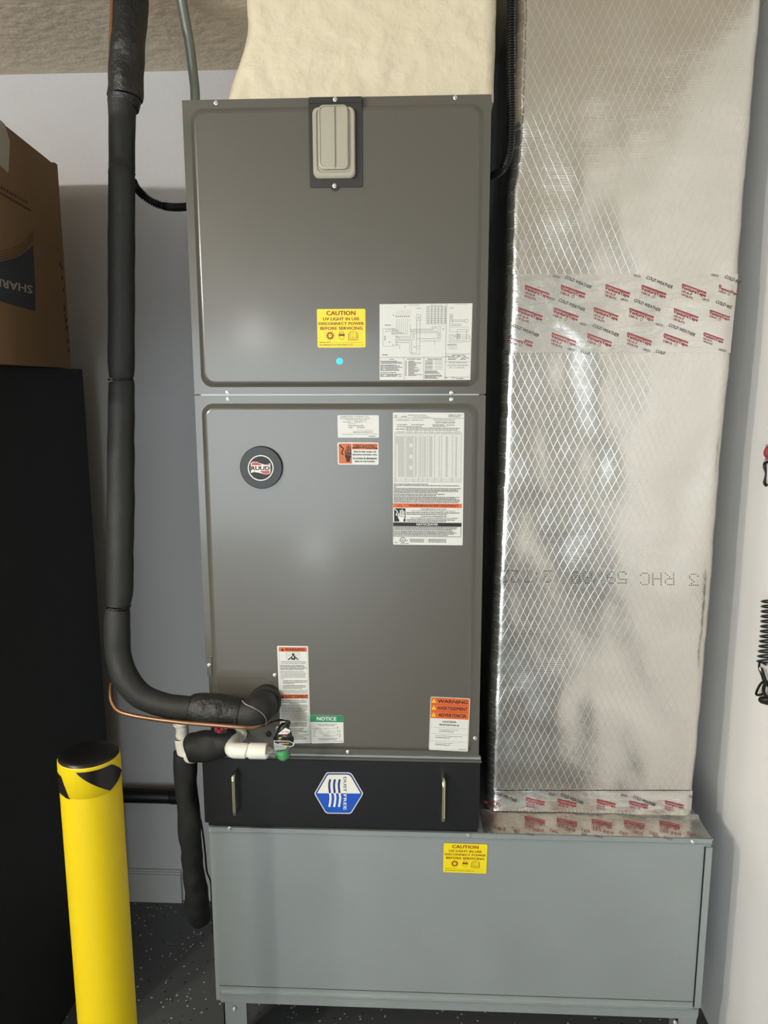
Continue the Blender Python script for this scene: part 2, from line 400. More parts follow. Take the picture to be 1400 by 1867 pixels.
# screws (hex washer head)
def screw_mesh():
    mb = MB(); n = 12
    def ring(r, y): return [Vector((r*math.cos(2*math.pi*k/n), y, r*math.sin(2*math.pi*k/n))) for k in range(n)]
    mb.rings([ring(.0046, 0), ring(.0044, -.0012), ring(.0034, -.0014)], 0, False)
    def hx(r, y): return [Vector((r*math.cos(math.pi/3*(k//2)), y, r*math.sin(math.pi/3*(k//2)))) for k in range(n)]
    mb.rings([hx(.0034, -.0013), hx(.0034, -.0040), ring(.0022, -.0046), ring(.0016, -.0036)], 0, False, False, True)
    me = bpy.data.meshes.new('screw'); me.from_pydata([tuple(v) for v in mb.v], [], mb.f); me.materials.append(M['screw']); return me
SCREW = screw_mesh()
def screw(px, py, Y, parent, sc=1.0):
    o = bpy.data.objects.new('screw', SCREW); COL.objects.link(o); o.parent = parent
    o.location = onY(px, py, Y)-world_of(parent); o.rotation_euler = (0, random.uniform(0, 1), 0); o.scale = (sc,)*3; return o
for p in [(394, 187), (830, 178), (415, 716), (416, 728), (823, 716), (823, 728), (866, 1346), (634, 1371)]: screw(*p, YF, ah)
screw(381, 1213, YF-.0025, ah)
for p in [(501, 1231), (506, 1328)]: screw(*p, YD, ah)
pg = onY(490, 1338, YD)
mb = MB(); tube(mb, [(pg.x, YD+.001, pg.z, .006), (pg.x, YD-.003, pg.z, .0058), (pg.x, YD-.0035, pg.z, .004)], 14); mb.build('hole_plug', M['rubber'], ah)
# breaker access plate with clear flap
c0, c1 = onY(562, 177.5, YD-.002), onY(661, 341, YD-.002)
yb_ = YD-.0025
mb = MB()
out = rrect_pts(c0.x, c1.z, c1.x, c0.z, .003, yb_, 3, 4); back = [Vector((p.x, YD+.006, p.z)) for p in out]
mb.rings([back, out], 0, False); mb.add(out, [list(range(len(out)))]); mb.box((c0.x+.001, yb_-.0015, c0.z-.0115), (c1.x-.001, yb_, c0.z-.0015))
tb = onY(610, 341, yb_); mb.rings([[Vector((tb.x+.010*math.cos(2*math.pi*k/20), y, tb.z+.003+.010*math.sin(2*math.pi*k/20))) for k in range(20)] for y in (YD, yb_-.0006)], 0, False, False, True)
bp_ = normals(mb.build('breaker_access_plate', M['blackplate'], ah)); bp_['label'] = 'black plate around the translucent flap at the top of the door'
screw(611, 181, yb_-.001, bp_); screw(610, 338.5, yb_-.001, bp_)
mb = MB()
def pr(x0, y0, x1, y1, r, Y):
    a, b = onY(560+x0/10.37, 170+y1/10.37, YD), onY(560+x1/10.37, 170+y0/10.37, YD); return rrect_pts(a.x, a.z, b.x, b.z, r, Y, 5, 4)
rs = [pr(128, 285, 908, 1640, .012, yb_), pr(130, 287, 906, 1636, .012, yb_-.008), pr(150, 305, 885, 1600, .011, yb_-.0105),
      pr(200, 320, 840, 1535, .010, yb_-.0105), pr(215, 335, 825, 1510, .010, yb_-.0075), pr(240, 262, 785, 1485, .010, yb_-.0075),
      pr(245, 266, 780, 1478, .010, yb_-.0135), pr(265, 290, 765, 1440, .009, yb_-.0145), pr(275, 300, 755, 1430, .009, yb_-.0125)]
mb.rings(rs, 0, False); mb.add(rs[-1], [list(range(len(rs[-1])))])
a, b = onY(560+515/10.37, 170+290/10.37, YD), onY(560+555/10.37, 170+1470/10.37, YD)
mb.bbox((a.x, yb_-.0165, b.z), (b.x-.0005, yb_-.011, a.z), .0012)
normals(mb.build('breaker_flap', M['frost'], bp_))['label'] = 'translucent grey plastic flap with a centre rib'
# round badge
bc = onY(477, 852, YD); mb = MB()
def disc(cx, cz, prof, n=48): return [[Vector((cx+r*math.cos(2*math.pi*k/n), YD-h, cz+r*math.sin(2*math.pi*k/n))) for k in range(n)] for r, h in prof]
RB = .0452
mb.rings(disc(bc.x, bc.z, [(RB, 0), (RB, .006), (RB-.0012, .0075), (.028, .0075)]), 0, False, False, True)
bd = normals(mb.build('round_badge', M['rubber'], ah)); bd['label'] = 'round black badge reading RUUD'
def bmap(x, y, lay):                               # drawing units of a close view: 8.75 per photo pixel
    p = onY(400+x/8.75, 780+y/8.75, YD-.0078); p.y -= lay*LAY; return p
P = Print(bmap)
P.ring(658, 640, 197, 17, 'white', 1, n=40); P.circ(658, 640, 188, 'ink', 1)
flag = [(500, 560), (540, 540), (600, 545), (660, 570), (720, 588), (770, 585), (810, 562), (815, 700), (800, 735), (740, 743), (680, 730), (610, 712), (550, 705), (505, 722)]
P.poly(flag, 'white', 2)
P.poly([(515, 598), (515, 562), (560, 548), (610, 555), (660, 580), (680, 598)], 'red', 3); P.poly([(700, 600), (800, 598), (800, 578), (760, 592)], 'red', 3)
P.poly([(640, 688), (805, 682), (795, 728), (745, 736), (690, 724)], 'red', 3); P.poly([(520, 690), (600, 690), (560, 698)], 'red', 3)
P.text('RUUD', 508, 612, 803, 676, 'ink', .045, 4)
P.build('badge_print', bd)

def label(name, c, ref, Y, base, text=None, r=6):
    P = Print(quadmap(c, ref, Y)); P.rrect(*ref, r, base, 0); P.lbl = text; P.nm = name; return P
def done(P, parent):
    o = P.build(P.nm, parent); o['label'] = P.lbl; return o
def caution(c, Y, parent, txt):
    P = label('caution_label', c, (0, 0, 113, 89), Y, 'lblyellow', txt, 3.5)
    P.text('CAUTION', 22, 4.5, 90, 14.5, 'inkred', .035); P.text('UV LIGHT IN USE', 14, 19.5, 99, 26.5, 'inkred', .035)
    P.text('DISCONNECT POWER', 3.5, 30.5, 109.5, 37, 'inkred', .035); P.text('BEFORE SERVICING', 7, 41, 106.5, 48, 'inkred', .035)
    cx, cy = 30, 61.5
    for k in range(12):
        a = math.pi*k/6; ux, uy = math.cos(a), math.sin(a)
        P.poly([(cx+5.5*ux-1.8*uy, cy+5.5*uy+1.8*ux), (cx+11.5*ux, cy+11.5*uy), (cx+5.5*ux+1.8*uy, cy+5.5*uy-1.8*ux)], 'inkred')
    P.circ(cx, cy, 6.6, 'inkred', 1); P.circ(cx, cy, 4.6, 'lblyellow', 2); P.text('UV', cx-2.8, cy-1.6, cx+2.8, cy+1.6, 'inkred', .02, 3)
    P.ring(57, 61, 6.3, .8, 'inkred', 1, 9.5); P.line([(51, 55), (63, 55)], .7, 'inkred'); P.poly([(50, 57.5), (64, 57.5), (64, 62), (58.5, 63), (57, 61.8), (55.5, 63), (50, 62)], 'inkred')
    P.line([(73, 57), (73, 72), (95, 72), (95, 57)], 1, 'inkred'); P.line([(78, 52.5), (78, 67.5), (84, 67.5), (84, 53), (78, 52.5)], .8, 'inkred')
    P.line([(84, 53), (91, 52.5), (91, 67.5), (84, 67.5)], .8, 'inkred'); P.line([(73, 57), (78, 53)], .8, 'inkred'); P.line([(91, 53), (95, 57)], .8, 'inkred'); P.line([(75, 57), (75, 70), (93, 70), (93, 57)], .6, 'inkred')
    P.text('INSTALL DATE', 5, 75.5, 31, 78, 'inkred', .03); P.line([(33, 78), (109, 78)], .5, 'inkred')
    P.text('RECOMMENDED CELL REPLACEMENT DATE', 5, 81.5, 83, 84, 'inkred', .03); P.line([(86, 84), (109, 84)], .5, 'inkred')
    return done(P, parent)
caution([(577.5, 563.5), (666, 563), (666.5, 633.5), (579, 634)], YD, ah, 'yellow UV light caution label on the upper door')
# cyan dot
P = Print(lambda x, y, l: (lambda p: Vector((p.x, p.y-(l+1)*LAY, p.z)))(onY(x, y, YD))); P.circ(619, 658.5, 6.3, 'cyan', 0); P.build('cyan_dot_sticker', ah)['label'] = 'small round cyan sticker below the caution label'
# wiring diagram (crop units: 8 per pixel, origin 690,550)
P = label('wiring_diagram_label', [(691.9, 554.6), (861.3, 553), (857.2, 692.6), (691.9, 692.9)], (16, 36, 1358, 1142), YD, 'paper', 'white wiring diagram label at the right of the upper door', 3)
def L(*p, wd=5, m='inkgrey'): P.line(list(zip(p[::2], p[1::2])), wd, m)
L(985, 36, 985, 1140); L(16, 812, 975, 812, wd=6); L(380, 812, 380, 1140); L(668, 812, 668, 1140); L(975, 768, 1350, 768); L(975, 880, 1350, 880); L(975, 1100, 1350, 1100)
P.frame(700, 75, 975, 330, 5, 'inkgrey')
for y in (115, 145, 172, 198, 225, 250, 276, 302): L(700, y, 975, y, wd=4)
for x in (770, 820, 865, 915): L(x, 75, x, 330, wd=4)
for yy in range(92, 330, 27):
    for xx in range(725, 970, 48): P.rect(xx-12, yy-5, xx+12, yy+5, 'inkgrey', 2)
for i in range(7): P.rect(247+31*i, 211, 263+31*i, 223, 'ink', 2); L(270+31.5*i, 125, 270+31.5*i, 205, wd=3); L(270+31.5*i, 250, 270+31.5*i, 300, wd=3)
for i in range(6): x = 268+31*i; yb2 = 420+13*i if i < 2 else 480-(6-i)*8; L(x, 300, x, yb2, 255, yb2, wd=4)
P.frame(68, 395, 252, 650, 4, 'inkgrey'); P.frame(108, 405, 170, 435, 4, 'inkgrey'); P.frame(195, 395, 235, 480, 4, 'inkgrey')
for y in (400, 412, 424, 436, 448, 460, 470): L(195, y, 235, y, wd=4)
P.frame(550, 195, 612, 272, 5, 'inkgrey'); P.circ(583, 238, 10, 'inkgrey', 2, n=10); L(556, 272, 556, 650, wd=6); L(604, 272, 604, 650, wd=6)
L(250, 508, 475, 508, 475, 404, 780, 404, 780, 370, 850, 370); L(250, 530, 500, 530, 500, 418, 795, 418, 795, 390, 850, 390)
L(250, 555, 522, 555, 522, 458, 850, 458); L(462, 320, 462, 438, 860, 438); L(250, 572, 485, 572, 485, 770, 600, 770, 600, 700); L(250, 598, 460, 598, 460, 748, 556, 748, 556, 700)
L(556, 545, 855, 545, wd=6); L(604, 578, 855, 578, wd=6); L(252, 632, 308, 632, 308, 690); L(822, 578, 822, 635)
P.ring(882, 500, 32, 5, 'inkgrey'); P.circ(884, 500, 9, 'inkgrey', 2, n=10); P.frame(552, 655, 608, 690, 5, 'inkgrey'); P.frame(870, 360, 900, 465, 4, 'inkgrey'); P.frame(872, 535, 898, 585, 4, 'inkgrey')
for y in (508, 530, 555): P.rect(85, y-7, 105, y+7, 'inkgrey', 2)
for x, y in ((160, 590), (215, 628), (272, 420), (272, 508), (295, 530), (525, 660), (945, 405), (218, 198), (383, 72), (272, 598), (272, 630)): P.circ(x, y, 9, 'inkgrey', 2, n=8)
P.text('WIRING DIAGRAM', 435, 48, 590, 60, 'inkgrey', 0); P.text('SPEED TAP TABLE', 745, 52, 915, 64, 'inkgrey', 0); P.text('SCHEMATIC DIAGRAM', 1115, 42, 1280, 53, 'inkgrey', 0)
for x in (560, 583, 606, 1030, 1055, 1078): P.rect(x-6, 95, x+6, 108, 'inkgrey', 2)
P.greek(92, 342, 180, 14, 'inkgrey'); P.greek(58, 775, 135, 12, 'ink')
P.frame(1035, 190, 1076, 245, 5, 'inkgrey'); P.circ(1056, 220, 9, 'ink', 2, n=8); L(1036, 245, 1036, 355, 1200, 355, 1200, 335, 1070, 335, 1070, 245, wd=6); L(1036, 275, 1250, 275, wd=6); L(1070, 297, 1250, 297, wd=6)
P.ring(1275, 290, 24, 6, 'inkgrey'); P.frame(1035, 378, 1305, 445, 4, 'inkgrey'); P.frame(1148, 412, 1285, 570, 5, 'inkgrey'); P.frame(1150, 480, 1195, 545, 5, 'inkgrey')
for y in range(485, 545, 10): L(1150, y, 1195, y, wd=5)
L(1148, 600, 1335, 590, 1335, 500)
for i in range(8): P.rect(1010+17*i, 630, 1022+17*i, 641, 'ink', 2); L(1030+17*i, 485+13*i, 1030+17*i, 620, wd=3); L(1030+17*i, 655, 1030+17*i, 705, wd=3); L(1030+17*i, 485+9*i, 1148, 485+9*i, wd=3)
for y in (485, 505, 525, 545): L(1215, y, 1330, y, wd=4)
P.text('NOTES', 160, 832, 230, 848, 'ink', .02); P.text('COMPONENT CODES', 418, 830, 622, 846, 'ink', .02); P.text('WIRING INFORMATION', 720, 832, 930, 848, 'ink', .02); P.text('WIRE COLOR CODE', 1080, 780, 1265, 796, 'ink', .02)
for y in (868, 882, 897, 925, 939, 958, 973, 988, 1003, 1035, 1058, 1073, 1088): P.greek(28, y, random.uniform(260, 365), 9, 'ink', skip=.05)
for y in range(868, 1080, 14): P.rect(398, y-4, 412, y+4, 'ink', 2); P.greek(440, y, random.uniform(520, 655), 8, 'ink')
for y in (864, 884, 902, 920, 946, 964, 986): P.greek(688, y, 800, 8, 'ink'); L(830, y, 945, y, wd=4)
for y in (1012, 1028, 1044, 1074, 1088, 1103, 1118): P.greek(682, y, random.uniform(850, 950), 9, 'ink')
for y in (803, 825, 845): P.greek(982, y, 1330, 9, 'ink', skip=.25)
P.text('ELECTRICAL WIRING DIAGRAM', 1035, 886, 1298, 902, 'inkgrey', .01); P.text('ELECTRICAL AIR HANDLER', 1015, 922, 1325, 942, 'inkgrey', .01); P.text('PSC  X-13 MOTOR', 1045, 956, 1268, 976, 'inkgrey', .01)
P.greek(980, 1110, 1025, 8, 'ink'); P.greek(1080, 1110, 1140, 8, 'ink'); P.greek(1150, 1122, 1262, 12, 'ink')
done(P, ah)
# maker sticker + precaution (crop origin 605,745, scale 14.74)
P = label('maker_label', [(615, 757), (690.5, 757), (691, 798), (615.8, 798)], (148, 172, 1260, 778), YD, 'paper', 'white maker sticker above the orange precaution label', 26)
for t, x0, y, x1 in (('RHEEM SALES  COMPANY  INC', 232, 215, 1000), ('Acondicionador de Aire Central', 232, 262, 1030), ('Marca: Refrigerante', 405, 305, 950), ('Modelo:   TARIFO  Y', 300, 352, 910)): P.text(t, x0, y-16, x1, y+16, 'ink', 0)
P.greek(440, 405, 640, 22, 'inklight'); P.greek(430, 455, 850, 24, 'inkgrey', skip=.3); P.greek(440, 505, 880, 24, 'inkgrey', skip=.3)
P.text('Tierra Fisica', 660, 560, 1105, 590, 'inkgrey', 0); P.text('HECHO EN MEXICO', 560, 612, 1085, 642, 'ink', .01); P.text('Circulacion y Reserva de Nueva', 560, 668, 1205, 698, 'ink', 0); P.greek(985, 740, 1170, 18, 'ink'); P.greek(280, 685, 540, 22, 'inklight', skip=.3)
done(P, ah)
P = label('precaution_label', [(615, 806.5), (690, 806.8), (690.2, 847.5), (615.8, 847)], (148, 908, 1252, 1505), YD, 'paper', 'orange and white precaution label with hand pictogram', 40)
P.rrect(180, 938, 530, 1475, 20, 'dkorange', 1); P.rrect(545, 938, 1225, 1092, 20, 'dkorange', 1); P.rect(545, 1040, 1225, 1092, 'dkorange', 1)
P.text('! PRECAUCION !', 575, 965, 1185, 1060, 'ink', .03)
P.text('Antes de tener acceso a los', 575, 1118, 1190, 1180, 'ink', .03); P.text('dispositivos terminales, todos', 550, 1205, 1210, 1272, 'ink', .03); P.text('los circuitos de alimentacion', 565, 1295, 1200, 1362, 'ink', .03); P.text('deben ser interrumpidos.', 605, 1385, 1160, 1452, 'ink', .03)
def hand(P, x, y, w_, h_, m, m2):                  # shock hand pictogram in a box
    q = lambda u, v: (x+u*w_, y+v*h_)
    for k, (u, t) in enumerate(((.0, .30), (.25, .08), (.5, .0), (.75, .12))): P.poly([q(u+.04, .5), q(u+.04, t+.04), q(u+.12, t), q(u+.2, t+.04), q(u+.2, .5)], m, 2)
    P.poly([q(.0, .48), q(1, .48), q(.98, .72), q(.8, .86), q(.8, 1), q(.2, 1), q(.2, .86), q(.02, .7)], m, 2)
    P.line([q(.0, .58), q(.3, .52), q(.45, .62), q(.7, .56), q(.85, .64), q(1.02, .6)], w_*.06, m2, 3)
hand(P, 345, 965, 170, 465, 'ink', 'dkorange'); P.line([(205, 985), (310, 1080), (250, 1200), (310, 1240)], 34, 'ink', 2)
done(P, ah)
# rating plate (crop origin 710,750, scale 7.47)
P = label('rating_plate_label', [(716, 752), (846.3, 752.5), (843.3, 994.3), (716.5, 993)], (44, 16, 1018, 1820), YD, 'paper', 'long white rating plate with table and orange warning band', 14)
def L(*p, wd=5, m='inkgrey'): P.line(list(zip(p[::2], p[1::2])), wd, m)
P.text('RHEEM SALES COMPANY', 255, 44, 510, 60, 'inkgrey', .01); P.text('FORT SMITH, ARKANSAS', 330, 70, 545, 85, 'inkgrey', .01); P.text('ASSEMBLED IN MEXICO', 800, 42, 985, 54, 'ink', .01); P.text('HECHO EN MEXICO', 800, 65, 965, 77, 'ink', .01)
P.greek(66, 58, 105, 10, 'inkgrey'); P.greek(66, 76, 105, 10, 'inkgrey'); P.greek(158, 70, 235, 12, 'inkgrey'); L(50, 90, 1010, 94)
P.greek(95, 119, 272, 13, 'inkgrey', lo=.6, hi=1.4); P.greek(295, 119, 470, 13, 'inkgrey', lo=.5, hi=.9); P.greek(600, 115, 895, 13, 'inkgrey', lo=.6, hi=1.6)
for i in range(34): P.rect(622+8*i, 136, 622+8*i+random.choice((3, 5)), 163, 'inkgrey', 1)
for y, a, b in ((182, 100, 245), (182, 295, 470), (182, 585, 745), (200, 585, 770), (185, 780, 890)): P.greek(a, y, b, 11, 'inkgrey')
P.greek(98, 208, 440, 12, 'inkgrey'); P.greek(88, 242, 215, 14, 'inkgrey'); P.greek(225, 228, 962, 13, 'inkgrey'); P.greek(225, 252, 930, 13, 'inkgrey')
cols = (70, 85, 222, 325, 402, 455, 522, 620, 715, 865, 985)
for x in cols: L(x, 285, x-2, 962, wd=4, m='inkgrey')
L(70, 285, 990, 290, wd=4)
for i in range(34): y = 338+i*16.8; L(70, y, 985, y+1, wd=2.4, m='inklight')
for y in (910, 930, 947, 962): L(70, y, 980, y, wd=3.5)
for i in range(9):
    for y in (275, 295, 312): P.greek(cols[i+1]+14, y, cols[i+2]-14, 9, 'inklight')
for i in range(33):
    y = 347+i*16.8
    for a, b in ((112 if i > 5 else 88, 205), (232, 272 if i % 9 > 5 else 318), (343, 376), (415, 438), (468, 502), (543, 588), (672, 690), (768, 802), (902, 928)):
        P.rect(a, y-4.5, b-random.uniform(0, 5), y+4.5, 'inklight', 2)
        
for y, e in ((992, 530), (1012, 965), (1032, 90), (1052, 985), (1070, 940), (1088, 950), (1106, 660), (1129, 760), (1147, 640), (1168, 970), (1186, 920), (1203, 970), (1221, 970), (1239, 950)): P.greek(55, y, e, 11, 'ink', lo=.8, hi=3)
P.rect(46, 1255, 1000, 1313, 'orange', 1); L(225, 1255, 225, 1313, wd=4, m='ink'); P.line([(138, 1266), (112, 1304), (166, 1304), (138, 1266)], 4, 'ink', 2); P.text('WARNING/AVERTISSEMENT', 262, 1268, 955, 1300, 'ink', .03)
P.rect(60, 1322, 217, 1505, 'ink', 1); hand(P, 112, 1332, 96, 172, 'white', 'ink'); P.line([(66, 1330), (110, 1372), (84, 1412), (118, 1425)], 12, 'white', 2)
P.text('HAZARDOUS VOLTAGE', 430, 1323, 785, 1341, 'ink', .02); P.text('CAN CAUSE SEVERE PERSONAL INJURY OR DEATH.', 300, 1349, 912, 1366, 'ink', .02)
P.greek(232, 1381, 970, 12, 'ink', lo=.8, hi=3); P.greek(232, 1402, 800, 11, 'ink', lo=.8, hi=3); P.text('TENSION DANGEREUSE', 428, 1420, 790, 1438, 'ink', .02); P.text('PEUT CAUSER DES LESIONS CORPORELLES OU LA MORT', 285, 1446, 948, 1463, 'ink', .02)
P.greek(232, 1478, 905, 11, 'ink', lo=.8, hi=3); P.greek(232, 1497, 780, 11, 'ink', lo=.8, hi=3)
P.rect(46, 1515, 1000, 1563, 'ink', 1); P.text('NOTICE/AVIS', 372, 1524, 668, 1555, 'white', .03)
for y, e in ((1580, 945), (1597, 930), (1614, 870), (1635, 880), (1652, 930), (1669, 895), (1686, 815)): P.greek(62, y, e, 11, 'ink', lo=.8, hi=3)
L(46, 1706, 995, 1706, m='inkgrey', wd=7); P.frame(52, 1566, 992, 1706, 6, 'ink'); P.ring(180, 1752, 34, 7, 'ink'); P.text('UL', 166, 1736, 194, 1768, 'ink', .03); P.text('c', 128, 1755, 142, 1772, 'ink', .02); P.text('us', 220, 1755, 248, 1770, 'ink', .02); P.text('LISTED', 142, 1795, 215, 1808, 'ink', .02); P.greek(225, 1803, 262, 10, 'ink'); P.greek(66, 1790, 104, 10, 'ink')
for y in (1743, 1760, 1778): P.greek(280, y, 480, 10, 'ink', lo=.8, hi=2.5); P.greek(540, y, 790, 10, 'ink', lo=.8, hi=2.5)
L(518, 1735, 518, 1790, wd=4)
done(P, ah)
# tall carbon monoxide warning (crop origin 500,1170 scale 9.83)
P = label('warning_label', [(505, 1177.5), (561.5, 1178), (566.5, 1355), (512, 1355.5)], (50, 75, 605, 1820), YD, 'paper', 'tall narrow white warning label with two orange bands', 16)
P.frame(82, 105, 585, 1790, 4, 'inkgrey')
P.rect(80, 98, 580, 176, 'orange', 1); P.poly([(118, 165), (175, 165), (146, 112)], 'ink', 2); P.text('WARNING', 188, 112, 545, 165, 'ink', .035)
P.frame(215, 190, 445, 325, 4, 'inkgrey'); P.circ(335, 228, 24, 'ink', 2); P.poly([(330, 252), (360, 252), (430, 315), (415, 325), (370, 290), (370, 320), (300, 320), (300, 290), (255, 325), (235, 315), (310, 255)], 'ink', 2)
P.circ(332, 276, 15, 'white', 3)
for x in (240, 262, 284): P.ring(x, 238, 14, 3, 'inklight', 2); P.ring(x+118, 238, 14, 3, 'inklight', 2)
P.text('Carbon Monoxide (CO) Poisoning', 112, 345, 552, 370, 'ink', .01); P.text('Can Cause Serious Injury or Death.', 108, 376, 552, 400, 'ink', .01)
for y, e, m in [(y, e, 'ink') for y, e in ((425, 525), (448, 550), (472, 580), (496, 520))]+[(y, e, 'inkgrey') for y, e in ((535, 530), (560, 560), (585, 560), (608, 540), (635, 550), (660, 165))]+[(y, e, 'ink') for y, e in ((697, 580), (722, 570), (747, 345), (783, 545), (808, 555), (832, 480))]+[(y, e, 'inkgrey') for y, e in ((868, 575), (892, 570), (916, 575))]:
    P.greek(95 if y < 690 or y > 850 else 125, y, e-3, 13, m, lo=.6, hi=2.6)
P.rect(82, 942, 580, 1018, 'dkorange', 1); P.poly([(90, 1008), (145, 1008), (118, 955)], 'ink', 2); P.text('AVERTISSEMENT', 155, 952, 572, 1010, 'ink', .03)
for y, a, e, m in ((1050, 100, 560, 'ink'), (1080, 115, 555, 'ink'), (1108, 235, 425, 'ink'), (1137, 92, 560, 'ink'), (1165, 92, 570, 'ink'), (1192, 92, 555, 'ink'), (1220, 92, 555, 'ink'), (1247, 92, 510, 'ink'), (1275, 92, 560, 'inkgrey'), (1300, 92, 540, 'inkgrey'), (1326, 92, 560, 'inkgrey'), (1350, 92, 560, 'inkgrey'), (1376, 92, 530, 'inkgrey'), (1402, 92, 545, 'inkgrey'), (1455, 115, 545, 'ink'), (1482, 115, 545, 'ink'), (1508, 115, 545, 'ink'), (1560, 115, 490, 'ink'), (1586, 115, 470, 'ink'), (1612, 115, 550, 'ink'), (1640, 115, 370, 'ink'), (1670, 115, 570, 'inkgrey'), (1696, 115, 480, 'inkgrey'), (1722, 115, 540, 'inkgrey'), (1748, 115, 550, 'inkgrey')):
    P.greek(a, y, e, 13, m, lo=.6, hi=2.6)
done(P, ah)
P = label('notice_label', [(565.5, 1303.5), (625.7, 1304.5), (626.7, 1354.5), (567.5, 1355.5)], (645, 1315, 1240, 1822), YD-.0003, 'paper', 'green headed notice label with drain trap drawing', 16)
P.rect(645, 1317, 1238, 1440, 'lblgreen', 1); P.text('NOTICE', 762, 1345, 1115, 1412, 'white', .035)
P.greek(760, 1480, 1115, 12, 'inkgrey'); P.greek(800, 1503, 1080, 12, 'inkgrey'); P.greek(760, 1735, 1130, 12, 'inkgrey'); P.greek(790, 1757, 1090, 12, 'inkgrey'); P.greek(1065, 1788, 1220, 12, 'inkgrey', lo=.6, hi=1.2)
P.line([(660, 1558), (1165, 1553)], 4, 'inkgrey'); P.line([(690, 1700), (1040, 1703)], 4, 'inkgrey'); P.line([(690, 1700), (725, 1560)], 5, 'ink'); P.line([(880, 1683), (1205, 1683)], 4, 'ink'); P.line([(1100, 1620), (1190, 1620)], 3, 'inkgrey')
P.line(cr([(735, 1548), (800, 1545), (830, 1575), (850, 1625), (900, 1645), (950, 1625), (990, 1607), (1100, 1607)], 5), 5, 'inkgrey'); P.line(cr([(735, 1568), (790, 1570), (808, 1600), (835, 1655), (900, 1680), (960, 1655), (995, 1638), (1100, 1638)], 5), 5, 'inkgrey')
for x, y in ((1130, 1530), (1132, 1592), (1170, 1605), (1130, 1655), (1172, 1655), (1168, 1705)): P.rect(x-6, y-9, x+6, y+9, 'ink', 2)
done(P, ah)
# three language warning (crop origin 770,1250 scale 12.73)
P = label('proposition_label', [(785, 1270), (857, 1273.5), (853, 1370.5), (781.5, 1367)], (0, 0, 916, 1235), YD, 'paper', 'three language orange warning label at the door corner', 30)
P.frame(16, 14, 900, 1215, 5, 'inkgrey'); P.rect(14, 14, 902, 495, 'orange', 1); P.line([(14, 170), (902, 170)], 9, 'inkred', 2); P.line([(14, 330), (902, 330)], 9, 'inkred', 2)
for i, (t, x0, x1) in enumerate((('WARNING', 165, 865), ('AVERTISSEMENT', 160, 870), ('ADVERTENCIA', 195, 845))):
    y = 52+160*i; P.text(t, x0, y, x1, y+82, 'ink', .035, 3); P.poly([(32, y+82), (132, y+82), (82, y-8)], 'lblyellow', 3); P.rect(76, y+28, 88, y+70, 'inkred', 4)
P.text('CALIFORNIA', 290, 545, 620, 585, 'ink', .035); P.text('PROPOSITION 65', 225, 618, 685, 660, 'ink', .035)
for y in (705, 850, 1015): P.line([(18, y), (898, y)], 5, 'inkgrey')
for x0, y, t1 in ((222, 738, 'Cancer and Reproductive Harm'), (140, 885, "Cancer et Troubles de l'appareil reproducteur"), (140, 1052, 'Cancer y dano Reproductivo')):
    w1 = 16*len(t1); P.text(t1, x0, y, x0+min(w1, 640), y+24, 'ink', .01); P.text('www.P65Warnings.ca.gov', x0, y+42, x0+350, y+68, 'ink', .035)
P.greek(690, 1188, 880, 13, 'ink', lo=.6, hi=1.2)
done(P, ah)

# ================================================================== RETURN PLENUM (galvanized)
PX0, PX1, PZ0, PZ1 = -.487, .664, .156, .6175
rp = empty('return_plenum', (.09, 1.9, 0), 'low grey galvanized sheet metal plenum box under the air handler', 'plenum')
mb = MB(); mb.bbox((PX0, YF+.002, PZ0), (PX1, 2.16, PZ1), .002)
normals(mb.build('plenum_box', M['galv'], rp))
mb = MB(); zt = onY(400, 1516.5, YF).z
mb.box((PX0+.001, YF-.0012, zt), (PX1, YF+.002, PZ1)); mb.box((PX0+.001, YF-.0035, zt), (PX1, YF-.0010, zt+.0012)); mb.box((PX0, YF-.003, PZ1-.001), (PX1+.002, YF+.003, PZ1+.001))
mb.build('top_flange', M['galv'], rp)
mb = MB(); mb.box((PX0+.016, YF-.0045, PZ0+.024), (PX1-.006, YF+.002, PZ0+.0265), 1); mb.box((PX0+.012, YF-.002, PZ0), (PX1-.004, YF+.002, PZ0+.0245)); mb.build('bottom_flange', [M['galv'], M['galv_light']], rp)
mb = MB(); mb.box((PX1-.013, YF-.0025, PZ0+.03), (PX1+.0015, YF+.002, zt-.008), 0); mb.box((PX1-.015, YF-.0008, PZ0+.03), (PX1-.0125, YF+.002, zt-.008), 1); mb.build('corner_seam', [M['galv'], M['blackmetal']], rp)
mb = MB(); zc = onY(700, 1808, YF).z; mb.box((PX0+.01, YF+.0008, zc-.0006), (PX1-.015, YF+.0025, zc+.0006)); mb.build('cross_seam', M['ahu_dark'], rp)
lg = onY(449, 1850, YF).x
def leg(x0, x1, y0, y1):
    mb = MB(); mb.box((x0, y0, .0), (x1, y0+.003, PZ0)); mb.box((x0, y0, .0), (x0+.003, y1, PZ0)); mb.box((x0, y0, 0), (x1, y1, .003)); return mb.build('leg', M['galv'], rp)
leg(PX0+.018, lg, YF+.002, YF+.05); leg(PX1-.05, PX1-.004, YF+.002, YF+.05); leg(PX0+.018, lg, 2.10, 2.15); leg(PX1-.05, PX1-.004, 2.10, 2.15)
for p in [(418, 1510.5), (853, 1523), (427, 1838.5), (1230, 1863), (1262, 1534)]: screw(*p, YF-.0015, rp, 1.15)
caution([(808.8, 1537), (888.8, 1539.5), (886.5, 1593), (807.5, 1590)], YF, rp, 'yellow UV light caution label on the galvanized plenum')

